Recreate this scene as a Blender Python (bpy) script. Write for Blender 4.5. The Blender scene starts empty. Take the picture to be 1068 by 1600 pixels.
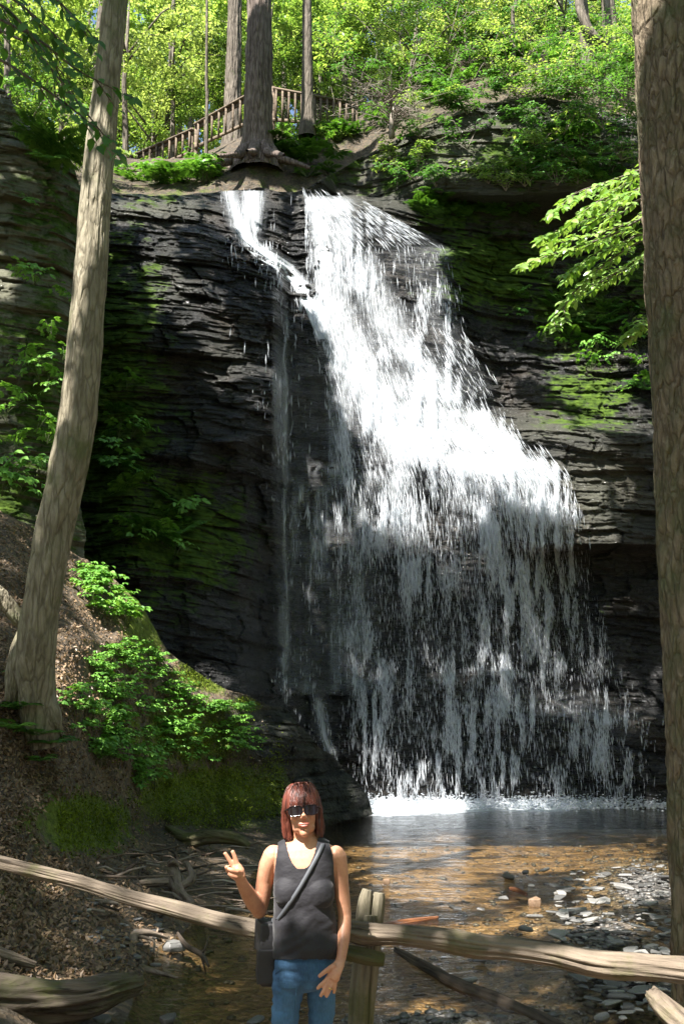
import bpy, bmesh, math, random
import numpy as np
from mathutils import Vector, Matrix, Euler
from mathutils.bvhtree import BVHTree
random.seed(7); RNG = np.random.default_rng(11)
SC = bpy.context.scene
COL = SC.collection
R = math.radians
# ------------------------------------------------------------------ camera
F = 1716.0; CX, CY = 534.0, 800.0; PITCH = R(9.6); CAMH = 2.05
cp, sp = math.cos(PITCH), math.sin(PITCH)
def atn(px, py, Y):
    px = np.asarray(px, float); py = np.asarray(py, float); Y = np.asarray(Y, float)
    a = (px-CX)/F; b = (CY-py)/F
    dy = cp - b*sp; dz = sp + b*cp
    t = Y/dy
    return np.stack(np.broadcast_arrays(a*t, Y*np.ones_like(a), CAMH+dz*t), -1)
def at(px, py, Y):
    return Vector(atn(px, py, Y).tolist())
def ground_y(py, z=0.0):
    b = (CY-py)/F
    return (z-CAMH)*(cp-b*sp)/(sp+b*cp)
def proj(P):
    P = np.asarray(P, float)
    x = P[..., 0]; y = P[..., 1]; z = P[..., 2]-CAMH
    d = y*cp+z*sp; u = -y*sp+z*cp
    return CX+F*x/d, CY-F*u/d, d
cam_d = bpy.data.cameras.new('camera'); cam = bpy.data.objects.new('camera', cam_d); COL.objects.link(cam)
cam.location = (0, 0, CAMH); cam.rotation_euler = (R(90)+PITCH, 0, 0)
cam_d.sensor_fit = 'VERTICAL'; cam_d.sensor_height = 24; cam_d.lens = F/1600*24
cam_d.clip_end = 500; cam_d.clip_start = .05
SC.camera = cam
SUN = np.array([-0.32, -0.45, 0.83]); SUN /= np.linalg.norm(SUN)
# ------------------------------------------------------------------ light
w = bpy.data.worlds.new('World'); SC.world = w; w.use_nodes = True
nt = w.node_tree; bg = nt.nodes['Background']
sky = nt.nodes.new('ShaderNodeTexSky'); sky.sky_type = 'NISHITA'; sky.sun_disc = False
sky.sun_elevation = math.asin(SUN[2]); sky.sun_rotation = math.atan2(SUN[0], SUN[1])
nt.links.new(sky.outputs[0], bg.inputs[0]); bg.inputs[1].default_value = 0.07
sl = bpy.data.lights.new('sun', 'SUN'); so = bpy.data.objects.new('sun', sl); COL.objects.link(so)
sl.energy = 5.0; sl.angle = R(0.5); sl.color = (1, .965, .90)
so.rotation_euler = Vector((-SUN).tolist()).to_track_quat('-Z', 'Y').to_euler()
SC.view_settings.view_transform = 'Standard'; SC.view_settings.look = 'None'
SC.view_settings.exposure = 1.9; SC.view_settings.use_white_balance = True; SC.view_settings.white_balance_temperature = 6500; SC.view_settings.white_balance_tint = 12; SC.view_settings.gamma = 1
SC.cycles.max_bounces = 6; SC.cycles.diffuse_bounces = 3; SC.cycles.glossy_bounces = 2
SC.cycles.transmission_bounces = 4; SC.cycles.transparent_max_bounces = 12
SC.cycles.sample_clamp_indirect = 4; SC.cycles.use_denoising = True
SC.cycles.caustics_reflective = False; SC.cycles.caustics_refractive = False
# ------------------------------------------------------------------ noise
def _h(ix, iy, iz, seed):
    n = (ix.astype(np.int64)*374761393 + iy.astype(np.int64)*668265263 + iz.astype(np.int64)*2147483647 + seed*974634777) & 0xffffffff
    n = ((n ^ (n >> 13))*1274126177) & 0xffffffff
    n = ((n ^ (n >> 16))*2246822519) & 0xffffffff
    return ((n ^ (n >> 15)) & 0xffffff)/float(0xffffff)
def noise3(x, y, z=None, seed=0):
    x = np.asarray(x, float); y = np.asarray(y, float)*np.ones_like(x)
    z = np.zeros_like(x) if z is None else np.asarray(z, float)*np.ones_like(x)
    ix, iy, iz = np.floor(x), np.floor(y), np.floor(z)
    fx, fy, fz = x-ix, y-iy, z-iz
    s = lambda t: t*t*t*(t*(t*6-15)+10)
    fx, fy, fz = s(fx), s(fy), s(fz)
    r = 0
    for a in (0, 1):
        for b in (0, 1):
            for c in (0, 1):
                wgt = (fx if a else 1-fx)*(fy if b else 1-fy)*(fz if c else 1-fz)
                r = r + wgt*_h(ix+a, iy+b, iz+c, seed)
    return r*2-1
def fbm(x, y, z=None, oct=4, seed=0, gain=.5):
    r = 0; a = 1; f = 1; tot = 0
    for o in range(oct):
        r = r + a*noise3(np.asarray(x)*f+o*17.3, np.asarray(y)*f+o*5.1, None if z is None else np.asarray(z)*f+o*9.7, seed+o)
        tot += a; a *= gain; f *= 2.03
    return r/tot
def smooth(a, b, x):
    t = np.clip((np.asarray(x, float)-a)/(b-a), 0, 1); return t*t*(3-2*t)
# ------------------------------------------------------------------ objects
def mesh_np(name, V, Fc, mat=None, parent=None, smoothf=False, attrs=None, uv=None, link=True):
    """V (n,3); Fc (m,k) faces all k-gons (or list of arrays)"""
    me = bpy.data.meshes.new(name)
    V = np.asarray(V, np.float32)
    Fl = Fc if isinstance(Fc, list) and not isinstance(Fc[0], tuple) else [Fc]
    Fl = [np.asarray(f, np.int32) for f in Fl if len(f)]
    nl = sum(f.size for f in Fl); nf = sum(len(f) for f in Fl)
    me.vertices.add(len(V)); me.vertices.foreach_set('co', V.ravel())
    me.loops.add(nl); me.polygons.add(nf)
    li = np.concatenate([f.ravel() for f in Fl]); me.loops.foreach_set('vertex_index', li)
    tot = np.concatenate([np.full(len(f), f.shape[1], np.int32) for f in Fl])
    st = np.concatenate([[0], np.cumsum(tot)[:-1]]).astype(np.int32)
    me.polygons.foreach_set('loop_start', st)
    if smoothf: me.polygons.foreach_set('use_smooth', np.ones(nf, bool))
    me.update(calc_edges=True)
    if attrs:
        for k, a in attrs.items():
            at_ = me.attributes.new(k, 'FLOAT', 'POINT'); at_.data.foreach_set('value', np.asarray(a, np.float32).ravel())
    if uv is not None:
        ul = me.uv_layers.new(name='UVMap'); ul.data.foreach_set('uv', np.asarray(uv, np.float32)[li].ravel())
    if mat: me.materials.append(mat)
    if not link: return me
    o = bpy.data.objects.new(name, me); COL.objects.link(o)
    if parent: o.parent = parent
    return o
def meobj(name, me, parent=None):
    o = bpy.data.objects.new(name, me); COL.objects.link(o)
    if parent: o.parent = parent
    return o
def empty(name, loc=(0, 0, 0), rz=0):
    o = bpy.data.objects.new(name, None); COL.objects.link(o); o.location = loc; o.rotation_euler = (0, 0, rz)
    o.empty_display_size = .1
    return o
def wpar(o, par):
    if par: o.data.transform(Matrix.Translation(-par.location)); o.parent = par
    return o
def tag(o, label=None, cat=None, group=None, kind=None):
    if label: o['label'] = label
    if cat: o['category'] = cat
    if group: o['group'] = group
    if kind: o['kind'] = kind
    return o
def copy_tree(o, parent=None):
    c = o.copy(); COL.objects.link(c)
    if parent: c.parent = parent
    for ch in [x for x in ALLCH.get(o.name, [])]:
        copy_tree(ch, c)
    return c
ALLCH = {}
def reg(o):   # remember children of a prototype
    ALLCH[o.name] = [x for x in bpy.data.objects if x.parent == o]
    for c in ALLCH[o.name]: reg(c)
    return o
def grid_faces(nu, nv, off=0):   # index = i*nv + j
    i, j = np.meshgrid(np.arange(nu-1), np.arange(nv-1), indexing='ij')
    a = (i*nv+j).ravel()+off
    return np.stack([a, a+nv, a+nv+1, a+1], 1)
class MB:
    def __init__(s): s.V = []; s.F = {}; s.n = 0
    def add(s, V, Fc):
        V = np.asarray(V, float).reshape(-1, 3); Fc = np.asarray(Fc, int)
        s.V.append(V); s.F.setdefault(Fc.shape[1], []).append(Fc+s.n); s.n += len(V)
    def tube(s, pts, rads, n=8, cap=True, squash=None, wob=0, seed=0):
        P = np.asarray([list(p) for p in pts], float); m = len(P)
        rads = np.ones(m)*np.asarray(rads, float)
        T = np.gradient(P, axis=0); T /= np.linalg.norm(T, axis=1)[:, None]+1e-9
        up = np.array([0, 0, 1.]) if abs(T[0][2]) < .9 else np.array([0, 1., 0])
        a = np.cross(T[0], up); a /= np.linalg.norm(a)
        rows = []
        for i in range(m):
            a = a-T[i]*a.dot(T[i]); a /= np.linalg.norm(a); b = np.cross(T[i], a)
            th = np.arange(n)*2*np.pi/n
            sx, sy = (1, 1) if squash is None else squash
            rr = rads[i]*np.ones(n)
            if wob: rr = rr*(1+wob*noise3(np.cos(th)*1.7+seed*3.1, np.sin(th)*1.7, np.full(n, i*.45), seed))
            rows.append(P[i]+np.outer(np.cos(th)*rr*sx, a)+np.outer(np.sin(th)*rr*sy, b))
        V = np.concatenate(rows)
        q = []
        for i in range(m-1):
            for j in range(n):
                q.append((i*n+j, i*n+(j+1) % n, (i+1)*n+(j+1) % n, (i+1)*n+j))
        if cap:
            c0 = len(V); V = np.vstack([V, P[0]-T[0]*rads[0]*.25, P[-1]+T[-1]*rads[-1]*.25])
            tr = [(c0, (j+1) % n, j) for j in range(n)]+[(c0+1, (m-1)*n+j, (m-1)*n+(j+1) % n) for j in range(n)]
            base = s.n; s.add(V, q); s.F.setdefault(3, []).append(np.asarray(tr)+base)
        else: s.add(V, q)
    def box(s, c, sz, M=None):
        v = np.array([(x, y, z) for x in (-.5, .5) for y in (-.5, .5) for z in (-.5, .5)])*np.array(sz)
        if M is not None: v = v@np.array(M.to_3x3()).T
        s.add(v+np.array(list(c)), [(0, 1, 3, 2), (4, 6, 7, 5), (0, 4, 5, 1), (2, 3, 7, 6), (0, 2, 6, 4), (1, 5, 7, 3)])
    def beam(s, p, q, wd, ht):
        p = Vector(p); q = Vector(q); d = q-p
        Mx = d.to_track_quat('X', 'Z').to_matrix()
        s.box((p+q)/2, (d.length, wd, ht), Mx)
    def ell(s, c, r, M=None, n=12, m=8):
        V = [(0, 0, -1)]
        for i in range(1, m):
            ph = -math.pi/2+math.pi*i/m
            for j in range(n):
                th = 2*math.pi*j/n; V.append((math.cos(ph)*math.cos(th), math.cos(ph)*math.sin(th), math.sin(ph)))
        V.append((0, 0, 1)); V = np.array(V)*np.array(r)
        if M is not None: V = V@np.array(M.to_3x3()).T
        q = [(1+i*n+j, 1+i*n+(j+1) % n, 1+(i+1)*n+(j+1) % n, 1+(i+1)*n+j) for i in range(m-2) for j in range(n)]
        t = [(0, 1+(j+1) % n, 1+j) for j in range(n)]+[(len(V)-1, 1+(m-2)*n+j, 1+(m-2)*n+(j+1) % n) for j in range(n)]
        base = s.n; s.add(V+np.array(list(c)), q); s.F.setdefault(3, []).append(np.asarray(t)+base)
    def build(s, name, mat=None, parent=None, smoothf=True, link=True, **k):
        return mesh_np(name, np.concatenate(s.V), [np.concatenate(f) for f in s.F.values()], mat, parent, smoothf, link=link, **k)
# leaves: each a folded kite; P base, D direction, N normal, L length, W width
def leaf_arr(P, D, N, L, W, fold=.12, pointy=True):
    P = np.asarray(P, float); n = len(P)
    D = D/np.linalg.norm(D, axis=1)[:, None]
    S = np.cross(D, N); S /= np.linalg.norm(S, axis=1)[:, None]+1e-9; N2 = np.cross(S, D)
    L = (np.ones(n)*L)[:, None]; W = (np.ones(n)*W)[:, None]
    mid = P+D*L*.45
    V = np.stack([P, mid+S*W*.5+N2*W*fold, P+D*L-N2*L*.12, mid-S*W*.5+N2*W*fold], 1).reshape(-1, 3)
    a = np.arange(n)*4
    return V, np.stack([a, a+1, a+2, a+3], 1)
def leaf_fine(P, D, N, L, W):
    """8-vertex leaf with a midrib fold and curved tip"""
    P = np.asarray(P, float); n = len(P)
    D = D/np.linalg.norm(D, axis=1)[:, None]
    S = np.cross(D, N); S /= np.linalg.norm(S, axis=1)[:, None]+1e-9; N2 = np.cross(S, D)
    L = (np.ones(n)*L)[:, None]; W = (np.ones(n)*W)[:, None]
    f = lambda t, s_, h: P+D*L*t+S*W*s_+N2*W*h
    V = np.stack([P, f(.3, 0, -.04), f(.65, 0, -.1), f(1, 0, -.3), f(.25, .46, .06), f(.62, .4, .02), f(.25, -.46, .06), f(.62, -.4, .02)], 1).reshape(-1, 3)
    a = np.arange(n)[:, None]*8
    q = np.concatenate([a+np.array([[1, 4, 5, 2]]), a+np.array([[1, 2, 7, 6]])]); t = np.concatenate([a+np.array([[0, 4, 1]]), a+np.array([[0, 1, 6]]), a+np.array([[2, 5, 3]]), a+np.array([[2, 3, 7]])])
    return V, [q, t]
def rnd_dirs(n, rng=RNG):
    v = rng.normal(size=(n, 3)); return v/np.linalg.norm(v, axis=1)[:, None]
# ------------------------------------------------------------------ materials
class NM:
    def __init__(s, name):
        s.m = bpy.data.materials.new(name); s.m.use_nodes = True; s.t = s.m.node_tree; s.t.nodes.clear()
        s.out = s.t.nodes.new('ShaderNodeOutputMaterial')
    def n(s, typ, **k):
        nd = s.t.nodes.new('ShaderNode'+typ)
        for a, v in k.items():
            if a.startswith('_'): setattr(nd, a[1:], v)
            else:
                key = int(a[1:]) if a[0] == 'i' and a[1:].isdigit() else a.replace('__', ' ')
                s.set(nd.inputs[key], v)
        return nd
    def set(s, inp, v):
        if isinstance(v, bpy.types.NodeSocket): s.t.links.new(v, inp)
        elif isinstance(v, bpy.types.Node): s.t.links.new(v.outputs[0], inp)
        else:
            if isinstance(v, tuple) and len(v) == 3 and inp.type == 'RGBA': v = v+(1,)
            inp.default_value = v
    def coord(s, scale=(1, 1, 1), kind='Object', rot=(0, 0, 0)):
        tc = s.n('TexCoord'); mp = s.n('Mapping'); s.set(mp.inputs[0], tc.outputs[kind]); mp.inputs['Scale'].default_value = scale; mp.inputs['Rotation'].default_value = rot
        return mp.outputs[0]
    def noise(s, vec, scale=5, detail=4, rough=.55, dist=0):
        return s.n('TexNoise', Vector=vec, Scale=float(scale), Detail=float(detail), Roughness=float(rough), Distortion=float(dist)).outputs['Fac']
    def ramp(s, fac, stops):
        r = s.n('ValToRGB'); s.set(r.inputs[0], fac); e = r.color_ramp.elements
        while len(e) < len(stops): e.new(.5)
        for el, (p, c) in zip(e, stops):
            el.position = p; el.color = (c if isinstance(c, tuple) else (c, c, c))+(1,)
        return r.outputs[0]
    def math(s, op, a, b=0.0, c=None):
        nd = s.n('Math', _operation=op, i0=a, i1=b)
        if c is not None: s.set(nd.inputs[2], c)
        return nd.outputs[0]
    def mix(s, f, a, b, mode='MIX'):
        nd = s.t.nodes.new('ShaderNodeMix'); nd.data_type = 'RGBA'; nd.blend_type = mode
        s.set(nd.inputs[0], f); s.set(nd.inputs[6], a); s.set(nd.inputs[7], b); return nd.outputs[2]
    def attr(s, name): return s.n('Attribute', _attribute_name=name).outputs['Fac']
    def bump(s, h, strength=.5, dist=.02):
        return s.n('Bump', Height=h, Strength=float(strength), Distance=float(dist)).outputs[0]
    def princ(s, **k):
        p = s.n('BsdfPrincipled'); 
        for a, v in k.items(): s.set(p.inputs[a.replace('__', ' ')], v)
        return p
    def done(s, sh):
        s.t.links.new(sh.outputs[0] if isinstance(sh, bpy.types.Node) else sh, s.out.inputs[0]); return s.m
def leaf_mat(name, c1, c2, trans=.45, rough=.45, spec=.4, sc=1.5):
    m = NM(name)
    geo = m.n('NewGeometry'); oi = m.n('ObjectInfo')
    rn = geo.outputs['Random Per Island']
    big = m.noise(m.coord(kind='Object'), sc, 2)
    f = m.math('ADD', m.math('MULTIPLY', rn, .6), m.math('MULTIPLY', big, .5))
    f = m.math('ADD', f, m.math('MULTIPLY', m.math('SUBTRACT', oi.outputs['Random'], .5), .3))
    c = m.ramp(f, [(.2, c1), (.85, c2)])
    p = m.princ(Base__Color=c, Roughness=rough, Specular__IOR__Level=spec)
    tr = m.n('BsdfTranslucent', Color=m.mix(1.0, c, (1.0, 1.0, .45), 'MULTIPLY'))
    return m.done(m.n('MixShader', i0=trans, i1=p, i2=tr))
def bark_mat(name, c1, c2, moss=0.0, sc=(9, 9, 1.6), bump=.9, dist=.03, patches=None, mosscol=(.07, .10, .02)):
    m = NM(name); v = m.coord(sc)
    v2 = m.coord((1, 1, 1))
    n1 = m.noise(v, 1.6, 8, .65, 1.2)
    vo = m.n('TexVoronoi', Vector=v, Scale=1.3, _feature='DISTANCE_TO_EDGE'); 
    d = m.n('VectorMath', _operation='ADD', i0=v, i1=m.n('TexNoise', Vector=v, Scale=1.2, Detail=3.0).outputs['Color']).outputs[0]
    m.set(vo.inputs['Vector'], d)
    crack = m.ramp(vo.outputs['Distance'], [(0, 0.), (.22, 1.)])
    h = m.math('ADD', m.math('MULTIPLY', crack, .6), n1)
    n2 = m.noise(v2, 3.5, 5)
    c = m.ramp(m.math('ADD', m.math('MULTIPLY', n1, .6), m.math('MULTIPLY', n2, .45)), [(.35, c1), (.7, c2)])
    c = m.mix(m.ramp(crack, [(0, .55), (.6, 0.)]), c, (c1[0]*.4, c1[1]*.38, c1[2]*.35))
    if patches: c = m.mix(m.ramp(m.noise(v2, 1.7, 5, .6), [(.53, 0.), (.6, .8)]), c, patches)
    if moss: c = m.mix(m.ramp(m.noise(v2, 2.2, 6, .7), [(.62-.35*moss, 0.), (.8-.3*moss, .85)]), c, mosscol)
    p = m.princ(Base__Color=c, Roughness=.9, Specular__IOR__Level=.2, Normal=m.bump(h, bump, dist))
    return m.done(p)
def rock_mat(name, dark=(.006, .0062, .0062), mid=(.022, .022, .021), dryc=(.13, .13, .095), wetr=.3):
    m = NM(name); v = m.coord((1, 1, 1)); vs = m.coord((.7, .7, 6.5)); vf = m.coord((2.2, 2.2, 17))
    n1 = m.noise(vs, 1.3, 9, .65, .6); n2 = m.noise(vf, 1.5, 8, .7, .5); n3 = m.noise(v, 9, 6, .65); n4 = m.noise(v, .7, 4)
    wet = m.attr('wet'); moss = m.attr('moss')
    cw = m.ramp(m.math('ADD', m.math('MULTIPLY', n1, .6), m.math('MULTIPLY', n3, .4)), [(.32, dark), (.7, mid)])
    cw = m.mix(m.ramp(n4, [(.5, 0.), (.68, .7)]), cw, (.034, .026, .018))
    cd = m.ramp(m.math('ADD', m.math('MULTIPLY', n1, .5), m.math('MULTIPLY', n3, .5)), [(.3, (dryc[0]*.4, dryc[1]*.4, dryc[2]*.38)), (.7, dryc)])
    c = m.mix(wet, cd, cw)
    geo = m.n('NewGeometry'); sep = m.n('SeparateXYZ', i0=geo.outputs['Normal'])
    mf = m.math('ADD', moss, m.math('ADD', m.math('MULTIPLY', m.math('SUBTRACT', m.noise(v, 2.3, 6, .7), .5), 1.5), m.math('MULTIPLY', sep.outputs[2], .22)))
    mf = m.ramp(mf, [(.5, 0.), (.72, 1.)])
    mc = m.ramp(m.noise(v, 6, 5, .6), [(.35, (.018, .036, .006)), (.68, (.075, .125, .016))])
    c = m.mix(mf, c, mc)
    h = m.math('ADD', m.math('ADD', m.math('MULTIPLY', n1, 1.0), m.math('MULTIPLY', n2, .6)), m.math('MULTIPLY', n3, .35))
    ro = m.mix(wet, (.8, .8, .8), m.ramp(n3, [(.3, wetr*.6), (.75, wetr*1.7)]))
    ro = m.mix(mf, ro, (.9, .9, .9))
    n5 = m.noise(m.coord((3.0, 3.0, 11)), 1.6, 7, .7, .8)
    cb = m.bump(m.math('ADD', n5, m.math('MULTIPLY', n2, .5)), 1.0, .16)
    cwt = m.math('MULTIPLY', m.math('MULTIPLY', wet, m.math('SUBTRACT', 1.0, mf)), m.ramp(m.noise(v, .9, 4), [(.38, .15), (.6, 1.)]))
    p = m.princ(Base__Color=c, Roughness=ro, Specular__IOR__Level=m.ramp(mf, [(0, .2), (1, .12)]), Normal=m.bump(h, .9, .09), Coat__Weight=cwt, Coat__Roughness=.11, Coat__IOR=1.6, Coat__Normal=cb)
    return m.done(p)
M = {}
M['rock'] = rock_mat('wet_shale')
M['wall'] = rock_mat('mossy_shale', dark=(.035, .036, .026), mid=(.10, .10, .07), dryc=(.22, .215, .15), wetr=.5)
# soil / leaf litter bank
m = NM('bank_soil'); v = m.coord()
n1 = m.noise(v, 3, 6, .65); n2 = m.noise(v, 22, 5, .6)
vo = m.n('TexVoronoi', Vector=v, Scale=16.0, Randomness=1.0)
c = m.ramp(m.math('ADD', m.math('MULTIPLY', n1, .5), m.math('MULTIPLY', n2, .5)), [(.32, (.04, .031, .022)), (.55, (.11, .087, .063)), (.75, (.22, .19, .15))])
c = m.mix(m.math('MULTIPLY', m.ramp(m.n('SeparateColor', i0=vo.outputs['Color']).outputs[0], [(.6, 0.), (.62, 1.)]), .55), c, (.20, .14, .085))
mo = m.math('ADD', m.attr('moss'), m.math('MULTIPLY', m.math('SUBTRACT', m.noise(v, 2.2, 6, .7), .5), 1.6))
mf = m.ramp(mo, [(.46, 0.), (.66, 1.)])
mc = m.ramp(m.noise(v, 12, 6, .7), [(.33, (.035, .055, .008)), (.68, (.17, .22, .025))])
c = m.mix(mf, c, mc)
hh = m.math('ADD', m.math('MULTIPLY', n2, .5), m.math('ADD', n1, m.math('MULTIPLY', vo.outputs['Distance'], .35)))
c = m.mix(m.attr('rocky'), c, m.ramp(n1, [(.35, (.008, .009, .008)), (.68, (.04, .042, .032))]))
M['bank'] = m.done(m.princ(Base__Color=c, Roughness=.85, Specular__IOR__Level=.25, Normal=m.bump(hh, 1, .06)))
# streambed
m = NM('stream_gravel'); v = m.coord()
vo = m.n('TexVoronoi', Vector=m.coord((1, 1.25, 1)), Scale=9.0); vo2 = m.n('TexVoronoi', Vector=v, Scale=27.0)
r1 = m.n('SeparateColor', i0=vo.outputs['Color']).outputs[0]; r2 = m.n('SeparateColor', i0=vo2.outputs['Color']).outputs[0]
n1 = m.noise(v, 1.2, 5, .6)
c = m.ramp(m.math('ADD', m.math('MULTIPLY', r1, .45), m.math('ADD', m.math('MULTIPLY', r2, .3), m.math('MULTIPLY', n1, .3))), [(.2, (.055, .036, .02)), (.5, (.165, .108, .056)), (.85, (.32, .22, .12))])
cg = m.ramp(m.math('ADD', m.math('MULTIPLY', r1, .5), m.math('MULTIPLY', r2, .5)), [(.2, (.035, .032, .028)), (.6, (.11, .10, .09)), (.95, (.3, .28, .25))])
c = m.mix(m.attr('dry'), c, cg)
hh = m.math('ADD', m.math('MULTIPLY', vo.outputs['Distance'], -1.), m.math('MULTIPLY', vo2.outputs['Distance'], -.5))
M['bed'] = m.done(m.princ(Base__Color=c, Roughness=.42, Specular__IOR__Level=.6, Normal=m.bump(hh, 1, .05)))
# stream water (clear, rippled, lets the sun through)
m = NM('stream_water'); v = m.coord((1, 1.6, 1)); v3 = m.coord((1, 1.6, 1))
n1 = m.noise(v, 3.0, 4, .6, .6); n2 = m.noise(v, 12, 4, .6, .4)
h = m.math('ADD', n1, m.math('MULTIPLY', n2, .45))
bp = m.bump(h, .5, .03)
fr = m.n('Fresnel', IOR=1.26, Normal=bp)
gl = m.n('BsdfGlossy', Color=(1, 1, 1), Roughness=.06, Normal=bp)
tr = m.n('BsdfTransparent', Color=(.92, .86, .70))
wsh = m.n('MixShader', i0=m.math('MULTIPLY', fr.outputs[0], 1.0), i1=tr, i2=gl)
fo = m.math('ADD', m.attr('foam'), m.math('MULTIPLY', m.math('SUBTRACT', m.noise(m.coord((1, 1.8, 1)), 4, 7, .75), .5), 1.4))
ff = m.math('MULTIPLY', m.ramp(fo, [(.45, 0.), (.85, 1.)]), m.ramp(m.attr('foam'), [(0.02, 0.), (.2, 1.)]))
fd = m.princ(Base__Color=(.72, .76, .79), Roughness=.5)
M['water'] = m.done(m.n('MixShader', i0=ff, i1=wsh, i2=fd))
# falling water: foam threads in a clear film
def film_mat(name, su, sv):
    m = NM(name); tc = m.n('TexCoord')
    def mp(a, b):
        q = m.n('Mapping'); m.set(q.inputs[0], tc.outputs['UV']); q.inputs['Scale'].default_value = (a, b, 1); return q.outputs[0]
    n1 = m.noise(mp(su, sv), 1.0, 6, .62, .5); n2 = m.noise(mp(su*3.2, sv*3), 1.0, 5, .65, .3); n3 = m.noise(mp(su*.3, sv*.5), 1, 3)
    th = m.math('ADD', m.math('MULTIPLY', n1, .46), m.math('ADD', m.math('MULTIPLY', n2, .44), m.math('MULTIPLY', n3, .10)))
    d = m.attr('dens')
    f = m.math('SUBTRACT', m.math('ADD', m.math('MULTIPLY', d, .72), m.math('MULTIPLY', th, 2.1)), 1.36)
    f = m.math('MULTIPLY', m.ramp(f, [(.0, 0.), (.66, 1.)]), m.ramp(d, [(.01, 0.), (.10, 1.)]))
    tr = m.n('BsdfTransparent', Color=(1, 1, 1))
    bp = m.bump(m.math('ADD', n1, n2), .9, .05)
    df = m.n('BsdfDiffuse', Color=(.62, .66, .69)); tl = m.n('BsdfTranslucent', Color=(.8, .86, .92))
    gl = m.n('BsdfGlossy', Roughness=.25, Normal=bp)
    w1 = m.n('MixShader', i0=.25, i1=df, i2=tl); w2 = m.n('MixShader', i0=.10, i1=w1, i2=gl)
    return m.done(m.n('MixShader', i0=m.math('MINIMUM', m.math('ADD', m.math('MULTIPLY', f, .80), m.math('MULTIPLY', m.math('POWER', d, 1.5), .30)), .96), i1=tr, i2=w2))
M['film'] = film_mat('falling_water', 105, 17)
M['film_thin'] = film_mat('falling_water_thin', 34, 9)
m = NM('water_drops')
df = m.n('BsdfDiffuse', Color=(.84, .88, .92)); tl = m.n('BsdfTranslucent', Color=(.84, .9, .95)); gl = m.n('BsdfGlossy', Roughness=.15)
w1 = m.n('MixShader', i0=.35, i1=df, i2=tl); w2 = m.n('MixShader', i0=.15, i1=w1, i2=gl)
M['drops'] = m.done(m.n('MixShader', i0=.42, i1=m.n('BsdfTransparent'), i2=w2))
# plants
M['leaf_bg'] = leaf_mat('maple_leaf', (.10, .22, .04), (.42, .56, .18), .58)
M['leaf_pale'] = leaf_mat('pale_leaf', (.22, .32, .10), (.55, .66, .30), .55)
M['leaf_dark'] = leaf_mat('hemlock_needles', (.02, .05, .012), (.07, .13, .025), .35)
M['leaf_mid'] = leaf_mat('understory_leaf', (.045, .145, .03), (.16, .36, .08), .45)
M['leaf_herb'] = leaf_mat('herb_leaf', (.09, .24, .035), (.24, .48, .09), .35, sc=4)
M['leaf_fern'] = leaf_mat('fern_leaf', (.035, .11, .02), (.12, .26, .035), .35)
M['leaf_beech'] = leaf_mat('beech_leaf', (.16, .32, .05), (.36, .52, .15), .45, rough=.3, spec=.7)
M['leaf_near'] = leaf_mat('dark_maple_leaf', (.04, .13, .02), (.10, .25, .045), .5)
M['litter'] = leaf_mat('fallen_leaf', (.09, .055, .03), (.32, .22, .13), .1)
M['moss_tuft'] = leaf_mat('moss', (.06, .10, .01), (.26, .34, .04), .3, rough=.8, spec=.1)
m = NM('green_stem'); M['stem'] = m.done(m.princ(Base__Color=(.07, .09, .03), Roughness=.6))
m = NM('dead_twig'); M['twig'] = m.done(m.princ(Base__Color=m.ramp(m.noise(m.coord(), 4, 4), [(.35, (.12, .09, .065)), (.65, (.33, .29, .24))]), Roughness=.8))
M['bark_lean'] = bark_mat('pale_bark', (.15, .128, .085), (.34, .305, .225), .3, (10, 10, 2.2), .8, .025, mosscol=(.12, .14, .06))
M['bark_right'] = bark_mat('scaly_bark', (.12, .09, .058), (.30, .245, .17), .45, (13, 13, 4.5), 1, .035, mosscol=(.09, .11, .05))
M['bark_hem'] = bark_mat('furrowed_bark', (.10, .075, .06), (.26, .21, .18), 0, (7, 7, .9), 1, .05)
M['bark_bg'] = bark_mat('grey_bark', (.09, .075, .06), (.22, .19, .15), .1, (6, 6, 1.2), .8, .04)
def wood_mat(name, c1, c2, green=0, axis=0, sc=1.0):
    m = NM(name); s_ = [14*sc, 14*sc, 14*sc]; s_[axis] = 1.1*sc; v = m.coord(tuple(s_)); v2 = m.coord()
    n1 = m.noise(v, 1.4, 8, .65, .7); n2 = m.noise(v2, 2.5, 5, .6)
    c = m.ramp(m.math('ADD', m.math('MULTIPLY', n1, .65), m.math('MULTIPLY', n2, .35)), [(.33, c1), (.66, c2)])
    c = m.mix(m.ramp(n1, [(.36, .8), (.44, 0.)]), c, (c1[0]*.3, c1[1]*.28, c1[2]*.25))
    if green: c = m.mix(m.ramp(m.noise(v2, 3, 6, .7), [(.6-.3*green, 0.), (.78-.25*green, .8)]), c, (.075, .085, .02))
    return m.done(m.princ(Base__Color=c, Roughness=.8, Specular__IOR__Level=.25, Normal=m.bump(n1, 1, .02)))
M['wood_rail'] = wood_mat('weathered_rail', (.06, .045, .033), (.245, .195, .145), .25, 0)
M['wood_post'] = wood_mat('mossy_post', (.07, .06, .04), (.27, .235, .165), .22, 0)
M['wood_mossy'] = wood_mat('mossy_rail', (.05, .042, .028), (.16, .14, .08), .6, 0)
M['wood_rotten'] = wood_mat('rotten_log', (.045, .033, .024), (.17, .135, .105), .3, 0)
M['wood_drift'] = wood_mat('driftwood', (.08, .058, .042), (.28, .22, .17), .1, 0)
M['wood_dark'] = wood_mat('wet_dark_branch', (.025, .02, .015), (.10, .075, .055), 0, 0)
M['wood_red'] = wood_mat('rusty_stick', (.09, .035, .018), (.26, .11, .05), 0, 0)
M['wood_fence'] = wood_mat('brown_fence_wood', (.07, .052, .036), (.19, .145, .10), 0, 0, .6)
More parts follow.
